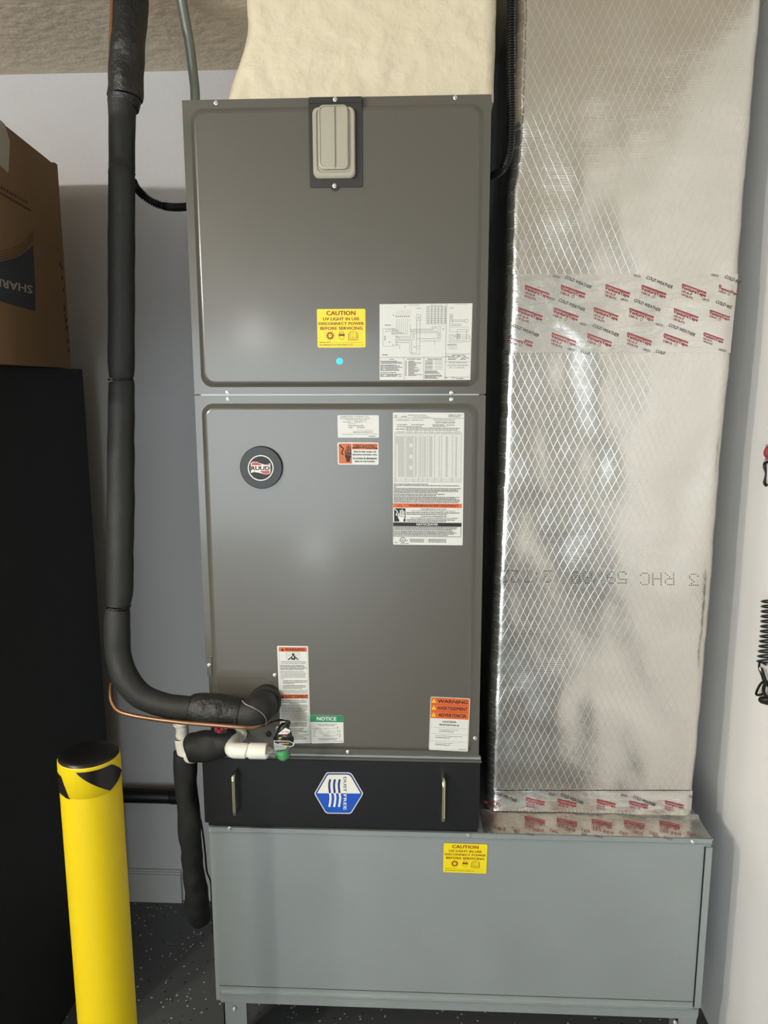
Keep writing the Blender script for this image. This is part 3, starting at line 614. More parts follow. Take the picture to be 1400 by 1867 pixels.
# ================================================================== FILTER HOUSING
f0, f1 = onY(362, 1384, 1.612), onY(879.5, 1512, 1.607)
FX0, FX1, FZ1, FZ0, FY = -.4905, .1385, .797, f1.z, 1.606
fh = empty('filter_housing', ((FX0+FX1)/2, 1.9, PZ1), 'black filter housing with two handles between air handler and plenum', 'filter housing')
mb = MB(); mb.box((FX0+.003, 1.625, PZ1+.001), (FX1-.002, 2.16, AZ0-.0015)); mb.build('housing_body', M['blackmetal'], fh)
mb = MB(); mb.bbox((FX0, FY, FZ0), (FX1, 1.625, FZ1), .0015); fd = normals(mb.build('housing_door', M['blackmetal'], fh))
mb = MB(); mb.box((FX0+.03, FY+.002, FZ1), (FX1+.003, YF+.012, AZ0-.0012)); mb.build('housing_lip', M['ahu_dark'], fh)
def handle(px_t, py_t, px_b, py_b):
    t, b = onY(px_t, py_t, FY-.030), onY(px_b, py_b, FY-.030); x = (t.x+b.x)/2; mb = MB()
    pts = [(x, FY+.001, t.z-.002), (x, FY-.020, t.z-.002), (x, FY-.029, t.z-.009), (x, FY-.030, t.z-.022), (x, FY-.030, b.z+.022), (x, FY-.029, b.z+.009), (x, FY-.020, b.z+.002), (x, FY+.001, b.z+.002)]
    tube(mb, [(*p, .0046) for p in pts], 14, curve=6); o = mb.build('handle', M['chrome'], fd)
    for z in (t.z-.002, b.z+.002): mb2 = MB()
    return o
handle(424, 1414, 427, 1489); handle(808, 1424, 808.5, 1500)
P = Print(lambda x, y, l: (lambda p: Vector((p.x, p.y-(l+1)*LAY, p.z)))(onY(560+x/11.67, 1390+y/11.67, FY)))
def hexa(k):
    c = (672, 650); base = [(155, 650), (395, 235), (430, 208), (870, 210), (925, 225), (965, 262), (1192, 655), (1165, 720), (950, 1070), (905, 1096), (430, 1090), (375, 1055), (160, 690)]
    return [(c[0]+(x-c[0])*k, c[1]+(y-c[1])*k) for x, y in base]
P.poly(hexa(1), 'silver', 0); P.poly(hexa(.945), 'navy', 1); P.poly(hexa(.885), 'paper2', 2)
low = [p for p in hexa(.945) if p[1] > 660]; P.poly([(183, 655)]+[(1160, 660)]+low, 'blue', 3)
for i in range(3):
    x = 490+102*i; a = cr([(x, 358), (x-22, 480), (x-5, 650)], 5); P.line(a, 46, 'navy', 4)
    a = cr([(x-8, 650), (x+8, 740), (x-2, 850), (x-20, 945)], 5); P.line(a, 46, 'paper2', 4)
def vtext(P, t, x0, y0, x1, y1, m, bold, lay):     # text turned a quarter clockwise
    vs, fs = glyphs(t, bold); emit(P, vs, fs, lambda u, v: (x0+v*(x1-x0), y0+u*(y1-y0)), lay, m)
vtext(P, 'DUST', 772, 305, 836, 625, 'navy', .02, 4); vtext(P, 'FREE', 772, 678, 836, 1005, 'paper2', .02, 4)
P.build('hexagon_emblem', fd)['label'] = 'blue and silver hexagon emblem reading DUST FREE'

# ================================================================== SUPPLY PLENUM (mastic coated)
sy = 1.652
left = [(413, 181.5), (418, 165), (426, 143), (434, 118), (441, 95), (446, 76), (449, 58), (450, 38), (449, 18), (448, 0), (447, -40), (447, -110)]
right = [(901, 173), (901, 150), (902, 120), (903, 100), (904, 80), (904, 60), (904, 45), (905, 30), (905, 15), (905, 0), (905, -40), (905, -110)]
rows = []
for (a, b) in zip(cr(left, 5), cr(right, 5)):
    A, B = onY(*a, sy), onY(*b, sy); z = min(A.z, ZC); A.z = z; B.z = min(B.z, ZC); rows.append((A, B))
rings = []; NX = 60
rows = [r for r in rows]
for A, B in rows:
    z = (A.z+B.z)/2 if A.z < ZC else ZC
    z = min(z, ZC)
    if rings and z <= rings[-1][0].z+.0004: continue
    if not rings: z = AZ1-.001
    ring = []
    for i in range(NX+1):
        x = A.x+(B.x-A.x)*i/NX; e = min(i, NX-i)/NX; y = sy+.012*max(0, 1-e*25)**2
        n = noise.noise(Vector((x*9, z*9, 1)))*.0045+noise.noise(Vector((x*28, z*20, 4)))*.0028+noise.noise(Vector((x*70, z*50, 9)))*.0012
        ring.append(Vector((x, y-abs(n)*1.2, z+(0 if not rings else noise.noise(Vector((x*12, z*12, 7)))*.0006))))
    for i in range(1, 13):
        t = i/12; y = sy+.012+t*(2.12-sy); ring.append(Vector((B.x+.002*noise.noise(Vector((y*20, z*25, 2))), y, z)))
    for i in range(12, 0, -1):
        t = i/12; y = sy+.012+t*(2.12-sy); ring.append(Vector((A.x, y, z)))
    rings.append(ring)
mb = MB(); mb.rings(rings, 0, True, True, True)
sp = tag(normals(mb.build('supply_plenum', M['mastic'])), 'cream mastic coated supply plenum rising above the air handler', 'duct')

# ================================================================== FOIL DUCT
DY = 1.712
fdct = empty('foil_duct', (.43, 1.9, PZ1), 'tall silver foil covered return duct between air handler and right wall', 'duct')
le = [(888.5, 1490), (889, 1430), (893, 1300), (899, 1150), (905, 1000), (912, 830), (919, 640), (925, 500), (929, 340), (938, 250), (944, 100), (947, 0), (949, -120)]
re_ = [(1262, 1482), (1266, 1430), (1280, 1290), (1293, 1150), (1305, 1000), (1318, 830), (1334, 640), (1348, 500), (1362, 340), (1370, 250), (1383, 100), (1392, 0), (1402, -120)]
L3 = [tuple(onY(*p, DY)) for p in le]; R3 = [tuple(onY(*p, DY)) for p in re_]
def interp(T, z):
    for a, b in zip(T, T[1:]):
        if a[2] <= z <= b[2]: t = (z-a[2])/(b[2]-a[2]); return a[0]+(b[0]-a[0])*t
    return T[0][0] if z < T[0][2] else T[-1][0]
zs = [PZ1+.001+i*(ZC-PZ1-.002)/230 for i in range(231)]; rings = []; NX = 70
def duct_front(x, z, e):
    y = DY+.013*max(0, 1-e*26)**2.2
    y += noise.noise(Vector((x*5, z*3.2, 1)))*.006+noise.noise(Vector((x*14, z*9, 3)))*.0022
    if z < PZ1+.06: y += -(PZ1+.06-z)*.12*(1-.3*e)
    return y
for z in zs:
    xl, xr = interp(L3, z), interp(R3, z); ring = []
    xl += noise.noise(Vector((3, 1, z*34)))*.0025; xr += noise.noise(Vector((9, 1, z*16)))*.002
    for i in range(NX+1):
        u = i/NX; x = xl+(xr-xl)*u; ring.append(Vector((x, duct_front(x, z, min(u, 1-u)), z)))
    for i in range(1, 9): ring.append(Vector((xr+.002, DY+.013+i/8*(2.15-DY-.013), z)))
    for i in range(8, 0, -1): ring.append(Vector((xl-.001, DY+.013+i/8*(2.15-DY-.013), z)))
    rings.append(ring)
mb = MB(); mb.rings(rings, 0, True, True, True)
normals(mb.build('duct_body', M['foil'], fdct))
# printing + tape, mapped on the duct face
def dface(px, py, lift):
    p = onY(px, py, DY); z = p.z; xl, xr = interp(L3, z), interp(R3, z); u = min(1, max(0, (p.x-xl)/(xr-xl))); y = duct_front(p.x, z, min(u, 1-u))
    p = onY(px, py, y); p.y -= lift; return p
def tape_sheet(name, x0f, x1f, y0, y1, lift, nx, ny, extra=None, par=None):
    mb = MB(); g = []
    for j in range(ny+1):
        py = y0+(y1-y0)*j/ny; row = []
        for i in range(nx+1):
            px = x0f(py)+(x1f(py)-x0f(py))*i/nx
            row.append(dface(px, py, lift+.0008*abs(noise.noise(Vector((px*.05, py*.08, 5))))))
        g.append(row)
    mb.rings(g, 0, True, closed=False); return mb.build(name, M['foiltape'], par)
ledge = lambda T, y: T[-1][0] if False else None
def edge_at(E_, y):
    for a, b in zip(E_, E_[1:]):
        if b[1] <= y <= a[1]: t = (y-a[1])/(b[1]-a[1]); return a[0]+(b[0]-a[0])*t
    return E_[0][0] if y > E_[0][1] else E_[-1][0]
xl_ = lambda y: edge_at(le, y)+1; xr_ = lambda y: edge_at(re_, y)-3
def logo(P, x, y, s, alt, rot=20, w_=48):
    """one tape imprint; x,y top-left of the bars in photo pixels"""
    a = R_(rot); ca, sa = math.cos(a), math.sin(a)
    q = lambda u, v: (x+(u*ca-v*sa*.55)*s, y+(u*sa+v*ca)*s)
    P.poly([q(0, 0), q(48, 0), q(48, 2.0), q(0, 2.0)], 'tapered', 1); P.poly([q(0, 2.6), q(48, 2.6), q(48, 4.0), q(0, 4.0)], 'taperose', 1)
    def tx(t, u0, v0, u1, v1, m, b=.02):
        vs, fs = glyphs(t, b); emit(P, vs, fs, lambda uu, vv: q(u0+uu*(u1-u0), v0+(1-vv)*(v1-v0)), 2, m)
    tx('VentureTape', 0, 3.6, 48, 11.8, 'tapered', .03)
    if alt: tx('1581A', 2, 12, 19, 17, 'tapered', .012); P.ring(*q(26, 14), 2.4*s, .6, 'tapered', 2, n=10)
    else: tx('181A-P', 2, 12, 22, 16.5, 'tapered', .012); tx('181B-FX', 3, 18.2, 25, 22.6, 'tapered', .012)
    return q
def italic(P, t, x, y, w_, h_, m, rot):
    a = R_(rot); ca, sa = math.cos(a), math.sin(a); vs, fs = glyphs(t, .005)
    emit(P, vs, fs, lambda u, v: (x+(u*w_*ca-(1-v)*h_*sa)+v*h_*.2, y+(u*w_*sa+(1-v)*h_*ca)), 2, m)
ut = tape_sheet('upper_foil_tape', xl_, xr_, 500, 643, .0022, 50, 24, par=fdct)
P = Print(lambda x, y, l: dface(x, y, .0034+l*LAY))
cx = lambda x: 860+x/2.593
cy = lambda y: 470+y/2.593
for row, alt0 in ((((252, 128), (422, 128), (632, 125), (803, 128), (993, 122)), 0), (((220, 234), (388, 235), (577, 233), (745, 237), (955, 238)), 0), (((174, 358), (378, 353), (547, 357), (735, 352), (907, 356)), 1)):
    for i, (x, y) in enumerate(row): logo(P, cx(x), cy(y), .98, (i+alt0) % 2)
for (x, y, al) in ((1168, 127, 1), (1124, 245, 1), (1095, 352, 0)): logo(P, cx(x), cy(y), .80, al)
for x, y in ((443, 85), (826, 85), (412, 192), (768, 193), (195, 313), (572, 312), (932, 310)): italic(P, 'COLD WEATHER', cx(x), cy(y), 51, 5.5, 'inkred' if False else 'ink', 22)
for x, y in ((1197, 82), (1155, 200)): italic(P, 'COLD WE', cx(x), cy(y), 30, 5.5, 'ink', 22)
for x, y in ((140, 437), (514, 435), (870, 435)): italic(P, 'COLD', cx(x), cy(y), 17, 5, 'ink', 14)
for x, y in ((384, 80), (765, 78), (1133, 75), (360, 185), (705, 190), (1090, 190), (510, 305), (870, 308), (455, 425), (810, 428), (1168, 428)): italic(P, '10/21', cx(x), cy(y), 12, 4, 'ink', 15)
tag(P.build('tape_print', ut), kind='stuff')
lt = tape_sheet('lower_foil_tape', xl_, xr_, 1441, 1476, .0022, 50, 8, par=fdct)
P = Print(lambda x, y, l: dface(x, y, .0034+l*LAY))
cy2 = lambda y: 1380+y/2.593
for i, (x, y) in enumerate(((255, 198), (405, 205), (590, 207), (743, 213), (912, 213))): logo(P, cx(x), cy2(y)-4, .74, i % 2, 14)
for x, y in ((108, 158), (422, 168), (763, 178)): italic(P, 'COLD WEATHER', cx(x), cy2(y), 44, 5, 'ink', 22)
for x, y in ((365, 165), (705, 170), (1028, 178), (320, 262), (660, 272), (975, 275)): italic(P, '10/21', cx(x), cy2(y), 11, 4, 'ink', 15)
# one imprint upside down at the left corner
vs, fs = glyphs('VentureTape', .03)
for t, x, y, w_, h_, m in (('VentureTape', 884, 1456, 27, 8, 'tapered'), ('1581A', 898, 1457, 17, 6, 'tapered')):
    vs, fs = glyphs(t, .02); a = R_(28); emit(P, vs, fs, lambda u, v: (x+((1-u)*w_*math.cos(a)-v*h_*math.sin(a)), y+((1-u)*w_*math.sin(a)+v*h_*math.cos(a))), 2, m)
tag(P.build('tape_print', lt), kind='stuff')
# tape on the plenum ledge
def pl(px, py, lift): return onZ(px, py, PZ1+.001+lift)
mb = MB(); g = []
for j in range(13):
    row = []
    for i in range(41):
        t = j/12; a = (887-6*0, 1479); py0, py1 = 1474+(1466-1474)*0, 1511+(1524-1511)*i/40
        x = onY(882+(1299-882)*i/40, 1515, YF).x; y = YF+.001+(DY-.004-YF)*t
        x = min(max(x, AX1+.006), PX1-.001)
        row.append(Vector((x, y, PZ1+.0016+.0009*abs(noise.noise(Vector((x*40, y*60, 2))))+(.006*(t-.8)/.2 if t > .8 else 0))))
    g.append(row)
mb.rings(g, 0, True, closed=False)
lp = mb.build('ledge_foil_tape', M['foiltape'], fdct)
P = Print(lambda x, y, l: pl(x, y, .002+l*LAY*3))
for i, (x, y) in enumerate(((250, 276), (402, 284), (567, 289), (720, 294), (887, 297))): logo(P, cx(x), cy2(y)+1, .80, i % 2, 12)
for i, (x, y) in enumerate(((110, 325), (290, 333), (440, 330), (620, 342), (760, 344), (940, 348))):
    italic(P, '181B-FX' if i % 2 else '1581A', cx(x), cy2(y), 20, 4.5, 'tapered', 10); italic(P, 'Tape', cx(x+75), cy2(y+4), 17, 5, 'tapered', 10)
for x, y in ((255, 355), (580, 366), (908, 375)): italic(P, 'COLD', cx(x), cy2(y), 16, 4, 'ink', 14)
for x, y in ((200, 345), (520, 355), (860, 365)): italic(P, '10/21', cx(x), cy2(y), 10, 4, 'ink', 15)
tag(P.build('tape_print', lp), kind='stuff')
# dot matrix print across the foil (upside down)
DOT = {'0': '0E 11 13 15 19 11 0E', '8': '0E 11 11 0E 11 11 0E', '/': '01 01 02 04 08 10 10', '9': '0E 11 11 0F 01 02 0C', '5': '1F 10 1E 01 01 11 0E', '2': '0E 11 01 02 04 08 1F', 'C': '0E 11 10 10 10 11 0E', 'H': '11 11 11 1F 11 11 11', 'R': '1E 11 11 1E 14 12 11', '3': '1F 02 04 02 01 11 0E', ':': '00 04 04 00 04 04 00', '7': '1F 01 02 04 04 04 04', 'A': '0E 11 11 1F 11 11 11', 'E': '1F 10 10 1E 10 10 1F'}
P = Print(lambda x, y, l: dface(x, y, .0007+l*LAY))
def dots(ch, x, y, w_, h_):
    for r, hx in enumerate(DOT[ch].split()):
        bits = int(hx, 16)
        for c in range(5):
            if bits >> (4-c) & 1: px = x+w_*(4-c)/4; py = y+h_*(6-r)/6; P.rect(px-.95, py-.65, px+.95, py+.65, 'ink', 1)
for ch, x in (('2', 915), ('2', 933), ('7', 956), (':', 972), ('2', 992)): dots(ch, x, 1041, 12, 20)
for ch, x in (('0', 1043), ('8', 1064), ('/', 1083), ('9', 1107), ('5', 1127)): dots(ch, x, 1043, 14, 20)
for ch, x in (('C', 1168), ('H', 1190), ('R', 1213)): dots(ch, x, 1045, 15, 21)
dots('3', 1257, 1047, 15, 20)
tag(P.build('stamped_code', fdct), kind='stuff')

# ================================================================== LINE SETS
rl = empty('insulated_refrigerant_line', tuple(onY(220, 700, 1.60)), 'thick black foam insulated pipe dropping down and bending into the air handler', 'pipe')
Yv = 1.60
pts = [(239, -90, 29, 1.70), (238, 0, 29.5, 1.68), (235, 50, 31.5, 1.66), (231, 110, 31, 1.65), (229, 150, 30, 1.645), (226, 178, 29, 1.64)]
mb = MB(); tube(mb, [pxr(*p) for p in pts], 28, jit=.006, curve=14, seed=3)
tube(mb, [pxr(226, 176, 29, 1.64), pxr(225, 186, 28.5, 1.64), pxr(224, 196, 26, 1.638)], 28, jit=.004, curve=6, seed=8); mb.build('wrapped_section', M['foam2'], rl)['label'] = 'lumpy tape wrapped upper end'
segs = [[(223, 188, 25, 1.635), (222, 240, 23.3, 1.63), (222, 290, 23.2, 1.63), (222, 310, 23, 1.625), (222, 315.5, 21.6, 1.625)],
        [(222, 317, 21.6, 1.625), (222, 323, 23.4, 1.62), (221.5, 420, 23.6, 1.615), (221.5, 520, 23.8, 1.61), (221, 640, 23.3, 1.60), (221, 675, 23, 1.60), (220, 691, 20.3, 1.60)],
        [(220, 693, 20.3, 1.60), (221.5, 705, 22.5, 1.60), (221, 780, 23.6, 1.595), (220, 900, 24, 1.59), (219, 1000, 24, 1.58), (218.5, 1070, 23.5, 1.575), (216, 1105, 20, 1.57)],
        [(216, 1107, 20, 1.57), (214.5, 1118, 22.2, 1.57), (213.5, 1150, 23, 1.565), (216, 1195, 23.2, 1.56), (229, 1235, 23.5, 1.55), (256, 1268, 23, 1.545), (300, 1286, 22, 1.54), (345, 1291, 22, 1.54), (380, 1293, 22, 1.54)]]
for sg in segs:
    mb = MB(); tube(mb, [pxr(*p) for p in sg], 28, jit=.0015, curve=10, seed=len(sg)); mb.build('foam_sleeve', M['foam'], rl)
mb = MB(); tube(mb, [pxr(*p) for p in [(346, 1291, 22.5, 1.54), (354, 1291.5, 27, 1.54), (372, 1292, 28.5, 1.54), (400, 1294, 28.5, 1.54), (425, 1297, 26.5, 1.54), (439, 1299, 24.5, 1.54)]], 28, jit=.004, curve=10, seed=5)
mb.build('taped_joint', M['foam2'], rl)['label'] = 'wrinkled taped joint near the cabinet'
mb = MB(); tube(mb, [pxr(*p) for p in [(436, 1299, 24.5, 1.538), (447, 1300, 25, 1.536), (460, 1298, 27, 1.537), (470, 1293, 28.5, 1.545), (477, 1287, 27.5, 1.565), (481, 1282, 25.5, 1.595), (482, 1281, 25, 1.612)]], 30, curve=10)
mb.build('elbow_sleeve', M['foam'], rl)
mb = MB(); tube(mb, [pxr(*p) for p in [(483, 1279, 28, 1.613), (483, 1279, 29.5, 1.606), (483, 1278, 29.5, 1.598), (482, 1279, 26, 1.592)]], 30, curve=5, jit=.003); mb.build('sealing_collar', M['foam'], rl)
def tie(px, py, r, Y, tilt=(0, 0), axis='z'):
    c = pxr(px, py, r, Y); mb = MB(); n = 30; rr = []
    for k in range(n+1):
        a = 2*math.pi*k/n
        if axis == 'z': rr.append((c[0]+c[3]*math.cos(a), c[1]+c[3]*math.sin(a), c[2]+tilt[0]*math.cos(a), .0022))
        else: rr.append((c[0]+tilt[0]*math.sin(a), c[1]+c[3]*math.cos(a), c[2]+c[3]*math.sin(a), .0022))
    tube(mb, rr, 8)
    if axis == 'z': mb.box((c[0]-c[3]*.55, c[1]-c[3]*.98, c[2]-.003), (c[0]-c[3]*.15, c[1]-c[3]*.8, c[2]+.003))
    return mb.build('zip_tie', M['rubber'], rl)
tie(222, 316.3, 22.2, 1.625); tie(220, 692, 20.8, 1.60); tie(216, 1106, 20.5, 1.57); tie(437.5, 1299, 25, 1.538, (.004, 0), 'x')
# copper liquid line
cl = empty('copper_line', tuple(onY(300, 1313, 1.52)), 'thin bare copper tube running under the thick foam pipe', 'pipe')
mb = MB(); tube(mb, [pxr(*p) for p in [(202.5, 1246, 2.6, 1.575), (201.5, 1262, 3.6, 1.56), (204, 1280, 4, 1.545), (216, 1296, 4.2, 1.53), (240, 1304, 4, 1.52), (280, 1311, 4, 1.515), (330, 1317, 4, 1.51), (380, 1321, 4, 1.51), (432, 1325, 4, 1.51), (455, 1326, 4, 1.515), (475, 1322, 4, 1.53), (487, 1315, 4.4, 1.56), (490, 1308, 4.4, 1.60)]], 14, curve=8)
mb.build('copper_tube', M['copper'], cl)
mb = MB()
for dx, dy, r in ((395, 1327, 5), (400, 1331, 4.5), (405, 1327, 4), (412, 1326, 3.5)): tube(mb, [pxr(dx-4, dy, r*.3, 1.545), pxr(dx-2, dy+1, r, 1.545), pxr(dx+2, dy+1, r, 1.545), pxr(dx+4, dy, r*.3, 1.545)], 10, jit=.003)
mb.build('service_cap', M['tapered'], cl)['label'] = 'dark red valve cap behind the copper tube'
mb = MB(); tube(mb, [pxr(207, -90, 4, 1.66), pxr(204.5, 20, 4.2, 1.65), pxr(202, 90, 4.2, 1.645), pxr(203.5, 125, 4, 1.66)], 12, curve=8)
tag(mb.build('copper_riser', M['copper']), 'thin copper tube edge beside the wrapped top of the foam pipe', 'pipe')
# steel wire hanging from the tie
mb = MB(); tube(mb, [pxr(*p) for p in [(441, 1277, .9, 1.512), (448, 1284, .9, 1.508), (463, 1291, .9, 1.50), (478, 1301, .9, 1.505), (485, 1312, .9, 1.51), (485, 1322, .9, 1.53), (489, 1334, .9, 1.60), (490, 1338, .9, 1.606)]], 8, curve=8)
tag(mb.build('steel_wire', M['wire']), 'thin steel wire draped over the foam elbow', 'wire')

# ================================================================== DRAIN
dr = empty('drain_line', tuple(onY(345, 1500, 1.65)), 'black foam covered drain pipe with short white pvc stub', 'pipe')
mb = MB(); tube(mb, [pxr(*p) for p in [(338, 1371, 22, 1.65), (338.5, 1400, 21.5, 1.65), (341.5, 1450, 19.5, 1.655), (345.5, 1500, 20, 1.66), (348, 1540, 19.5, 1.675), (351.5, 1575, 18.5, 1.69), (354, 1600, 19, 1.70), (357.5, 1630, 21, 1.72), (360, 1655, 21.5, 1.76), (363, 1668, 20, 1.82), (365, 1672, 18, 1.90)]], 26, jit=.004, curve=9, seed=2)
mb.build('vertical_foam', M['foam'], dr)
mb = MB(); tube(mb, [pxr(*p) for p in [(344, 1364, 15, 1.60), (347, 1363, 26, 1.60), (356, 1363, 27.5, 1.60), (375, 1361, 28, 1.598), (395, 1357, 27, 1.595), (415, 1352, 23, 1.59), (430, 1347, 17, 1.60)]], 26, jit=.004, curve=8, seed=6)
mb.build('horizontal_foam', M['foam'], dr)
mb = MB(); tube(mb, [pxr(*p) for p in [(385, 1350, 12, 1.60), (395, 1343, 17, 1.60), (410, 1337, 15, 1.60), (425, 1334, 10, 1.605)]], 20, jit=.006, curve=6, seed=9)
mb.build('foam_offcut', M['foam2'], dr)
mb = MB(); tube(mb, [pxr(*p) for p in [(331.5, 1305, 11.5, 1.652), (332.5, 1345, 11.5, 1.648)]], 22); tube(mb, [pxr(*p) for p in [(330, 1318, 14.5, 1.652), (330, 1321.5, 14.5, 1.652), (330, 1323.5, 12.5, 1.652)]], 22)
pp = mb.build('pvc_pipe', M['pvc'], dr)
mb = MB(); tube(mb, [pxr(*p) for p in [(332.5, 1345, 14, 1.648), (333, 1346, 14.4, 1.648), (335, 1362, 14, 1.646), (339, 1374, 14, 1.642), (348, 1378, 13.5, 1.635), (356, 1377, 13, 1.625)]], 24, curve=6); mb.build('pvc_elbow', M['pvc'], dr)
P = Print(lambda x, y, l: (lambda p: Vector((p.x, p.y-l*LAY, p.z)))(onY(310+x/15.56, 1300+y/15.56, 1.6375)))
vtext(P, 'D ASTM', 225, 395, 305, 745, 'inkgrey', .01, 1); P.build('pipe_print', pp)
# float switch branch
ff = empty('float_switch', tuple(onY(515, 1365, 1.53)), 'clear drain float switch with green float and black cap on white pvc fittings', 'switch')
c = pxr(423, 1367, 13, 1.535)
mb = MB(); tube(mb, [pxr(*p) for p in [(437, 1338, 14, 1.610), (437, 1338.5, 14, 1.603), (435, 1340.5, 13.8, 1.601), (435, 1340.5, 10.5, 1.600)]], 8); mb.build('panel_nut', M['pvc'], ff)
mb = MB(); tube(mb, [pxr(*p) for p in [(435, 1341, 11.5, 1.604), (430, 1352, 12.2, 1.575), (426, 1359, 13.6, 1.558), (423.5, 1365, 14, 1.540), (427, 1368, 14.2, 1.531), (436, 1368.5, 14.2, 1.530), (448, 1368.8, 14.2, 1.530), (450, 1369, 13.2, 1.530)]], 24, curve=6); mb.build('pvc_elbow', M['pvc'], ff)
mb = MB(); tube(mb, [pxr(*p) for p in [(448, 1369, 12, 1.53), (453, 1369, 12, 1.53), (455, 1369, 14.2, 1.53), (457, 1369, 14.6, 1.53), (485, 1369.4, 14.6, 1.53), (487, 1369.5, 14, 1.53), (487, 1369.5, 11, 1.53)]], 24); mb.build('pvc_coupling', M['pvc'], ff)
mb = MB(); tube(mb, [pxr(*p) for p in [(486, 1369.5, 11, 1.53), (503, 1369.7, 11, 1.53)]], 20, caps=False)
def lathe_px(mb, prof, Y, n=28):                    # upright body: (px, py, rpx)
    tube(mb, [pxr(x, y, r, Y) for x, y, r in prof], n)
lathe_px(mb, [(517, 1383.5, 8.5), (517, 1382, 11.5), (516.5, 1372, 14), (516, 1362, 17), (517, 1352, 18.5), (517, 1349, 18.5)], 1.53)
mb.build('clear_cup', M['clear'], ff)
mb = MB(); lathe_px(mb, [(515.5, 1381, 7), (515.5, 1378, 8), (515, 1368, 8), (514.5, 1366, 6.5)], 1.53, 16); o = mb.build('green_float', M['green'], ff)
mb = MB(); lathe_px(mb, [(517, 1350, 18.8), (517, 1346, 18.8), (517, 1344, 16), (518, 1338, 14.5), (518, 1336, 13), (517, 1330, 11.5), (520, 1324, 9), (524, 1320, 5), (525, 1316, 3)], 1.53, 24)
cap_ = mb.build('switch_cap', M['rubber'], ff)
P = Print(lambda x, y, l: (lambda p: Vector((p.x, p.y-l*LAY, p.z)))(onY(490+x/23.3, 1310+y/23.3, 1.5065)))
P.poly([(210, 930), (400, 945), (860, 950), (1090, 1060), (1050, 1160), (940, 1205), (600, 1155), (240, 1060)], 'white', 0); P.poly([(235, 955), (400, 968), (860, 972), (1040, 1065), (1010, 1150), (930, 1180), (600, 1135), (250, 1040)], 'ink', 1)
P.text('BIG', 445, 1035, 590, 1090, 'white', .04); P.text('BOOST', 600, 1035, 865, 1090, 'lblyellow', .03)
P.build('cap_label', cap_)
P = Print(lambda x, y, l: (lambda p: Vector((p.x, p.y-l*LAY, p.z)))(onY(490+x/23.3, 1310+y/23.3, 1.5085)))
P.poly([(350, 640), (690, 320), (760, 330), (930, 470), (900, 780), (420, 880), (330, 800)], 'ink', 0)
P.poly([(380, 665), (700, 395), (915, 490), (890, 600), (800, 655), (520, 668)], 'white', 1); P.poly([(520, 668), (800, 655), (780, 750), (700, 725)], 'tapered', 1); P.text('SOS', 690, 530, 850, 600, 'ink', .03, 2); P.circ(575, 575, 24, 'ink', 2); P.circ(630, 578, 20, 'inkgrey', 2); P.poly([(415, 850), (420, 820), (530, 790), (540, 830)], 'lblyellow', 1)
P.line([(560, 760), (640, 735), (760, 780)], 10, 'white', 1)
P.build('cap_label', cap_)
mb = MB(); tube(mb, [pxr(*p) for p in [(526, 1322, 1.3, 1.52), (529, 1318, 1.3, 1.52), (526, 1314.5, 1.3, 1.52), (518, 1313.5, 1.3, 1.53), (508, 1314, 1.3, 1.56), (500, 1315, 1.2, 1.585), (492, 1318, 1.1, 1.595), (484, 1323, 1.1, 1.60), (478, 1324, 1.1, 1.603)]], 8, curve=8)
tube(mb, [pxr(*p) for p in [(526, 1322, 1.3, 1.515), (527, 1317, 1.3, 1.515), (520, 1314, 1.3, 1.52), (512, 1312, 1.2, 1.55), (506, 1313, 1.2, 1.58)]], 8, curve=8)
mb.build('switch_wire', M['rubber'], ff)
# thin cable by the plenum
mb = MB(); tube(mb, [pxr(*p) for p in [(366, 1494, 1.5, 1.68), (370, 1520, 1.6, 1.68), (374, 1555, 1.7, 1.69), (377, 1588, 1.7, 1.70), (384, 1608, 1.7, 1.70), (386, 1640, 1.7, 1.71), (388, 1700, 1.7, 1.72)]], 8, curve=8)
tag(mb.build('thin_cable', M['rubber']), 'thin black cable between the foam drain pipe and the plenum', 'cable')
# horizontal black pipe on the back wall
mb = MB(); a, b = onY(190, 1452, 2.15), onY(330, 1452, 2.15); tube(mb, [(-1.12, 2.15, b.z, .0225), (a.x, 2.15, b.z, .0225), (b.x+.03, 2.15, b.z, .0225)], 22)
e = onY(311, 1452, 2.15); tube(mb, [(e.x, 2.15, b.z, .0228), (e.x+.004, 2.15, b.z, .0240), (b.x+.03, 2.15, b.z, .0240)], 22)
tag(mb.build('black_drain_pipe', M['rubber']), 'short horizontal black pipe low on the back wall behind the bollard', 'pipe')

# ================================================================== CONDUITS
def corrugated(pts, pitch=.0050, amp=.32, n=16):
    c = cr([pxr(*p) for p in pts], 30); out = []; d = 0
    L_ = [0]
    for a, b in zip(c, c[1:]): L_.append(L_[-1]+math.dist(a[:3], b[:3]))
    tot = L_[-1]; N = int(tot/pitch)*4; j = 0
    for k in range(N+1):
        s = tot*k/N
        while j < len(L_)-2 and L_[j+1] < s: j += 1
        t = (s-L_[j])/max(1e-9, L_[j+1]-L_[j]); p = [c[j][i]+(c[j+1][i]-c[j][i])*t for i in range(4)]
        p[3] *= 1+amp*(1 if k % 4 in (0, 1) else -1)*.5; out.append(tuple(p))
    mb = MB(); mb.rings(tube_rings(out, n), 0, False, True, True); return mb
mb = corrugated([(243, 331, 6, 1.66), (249, 343, 6.2, 1.68), (262, 357, 6.3, 1.70), (280, 369, 6.3, 1.71), (300, 376, 6.3, 1.72), (322, 378, 6.3, 1.70), (340, 377, 6.3, 1.69), (357, 376, 6.3, 1.68)])
tag(mb.build('corrugated_conduit', M['rubber']), 'black corrugated conduit curving from foam pipe to upper left cabinet side', 'conduit')
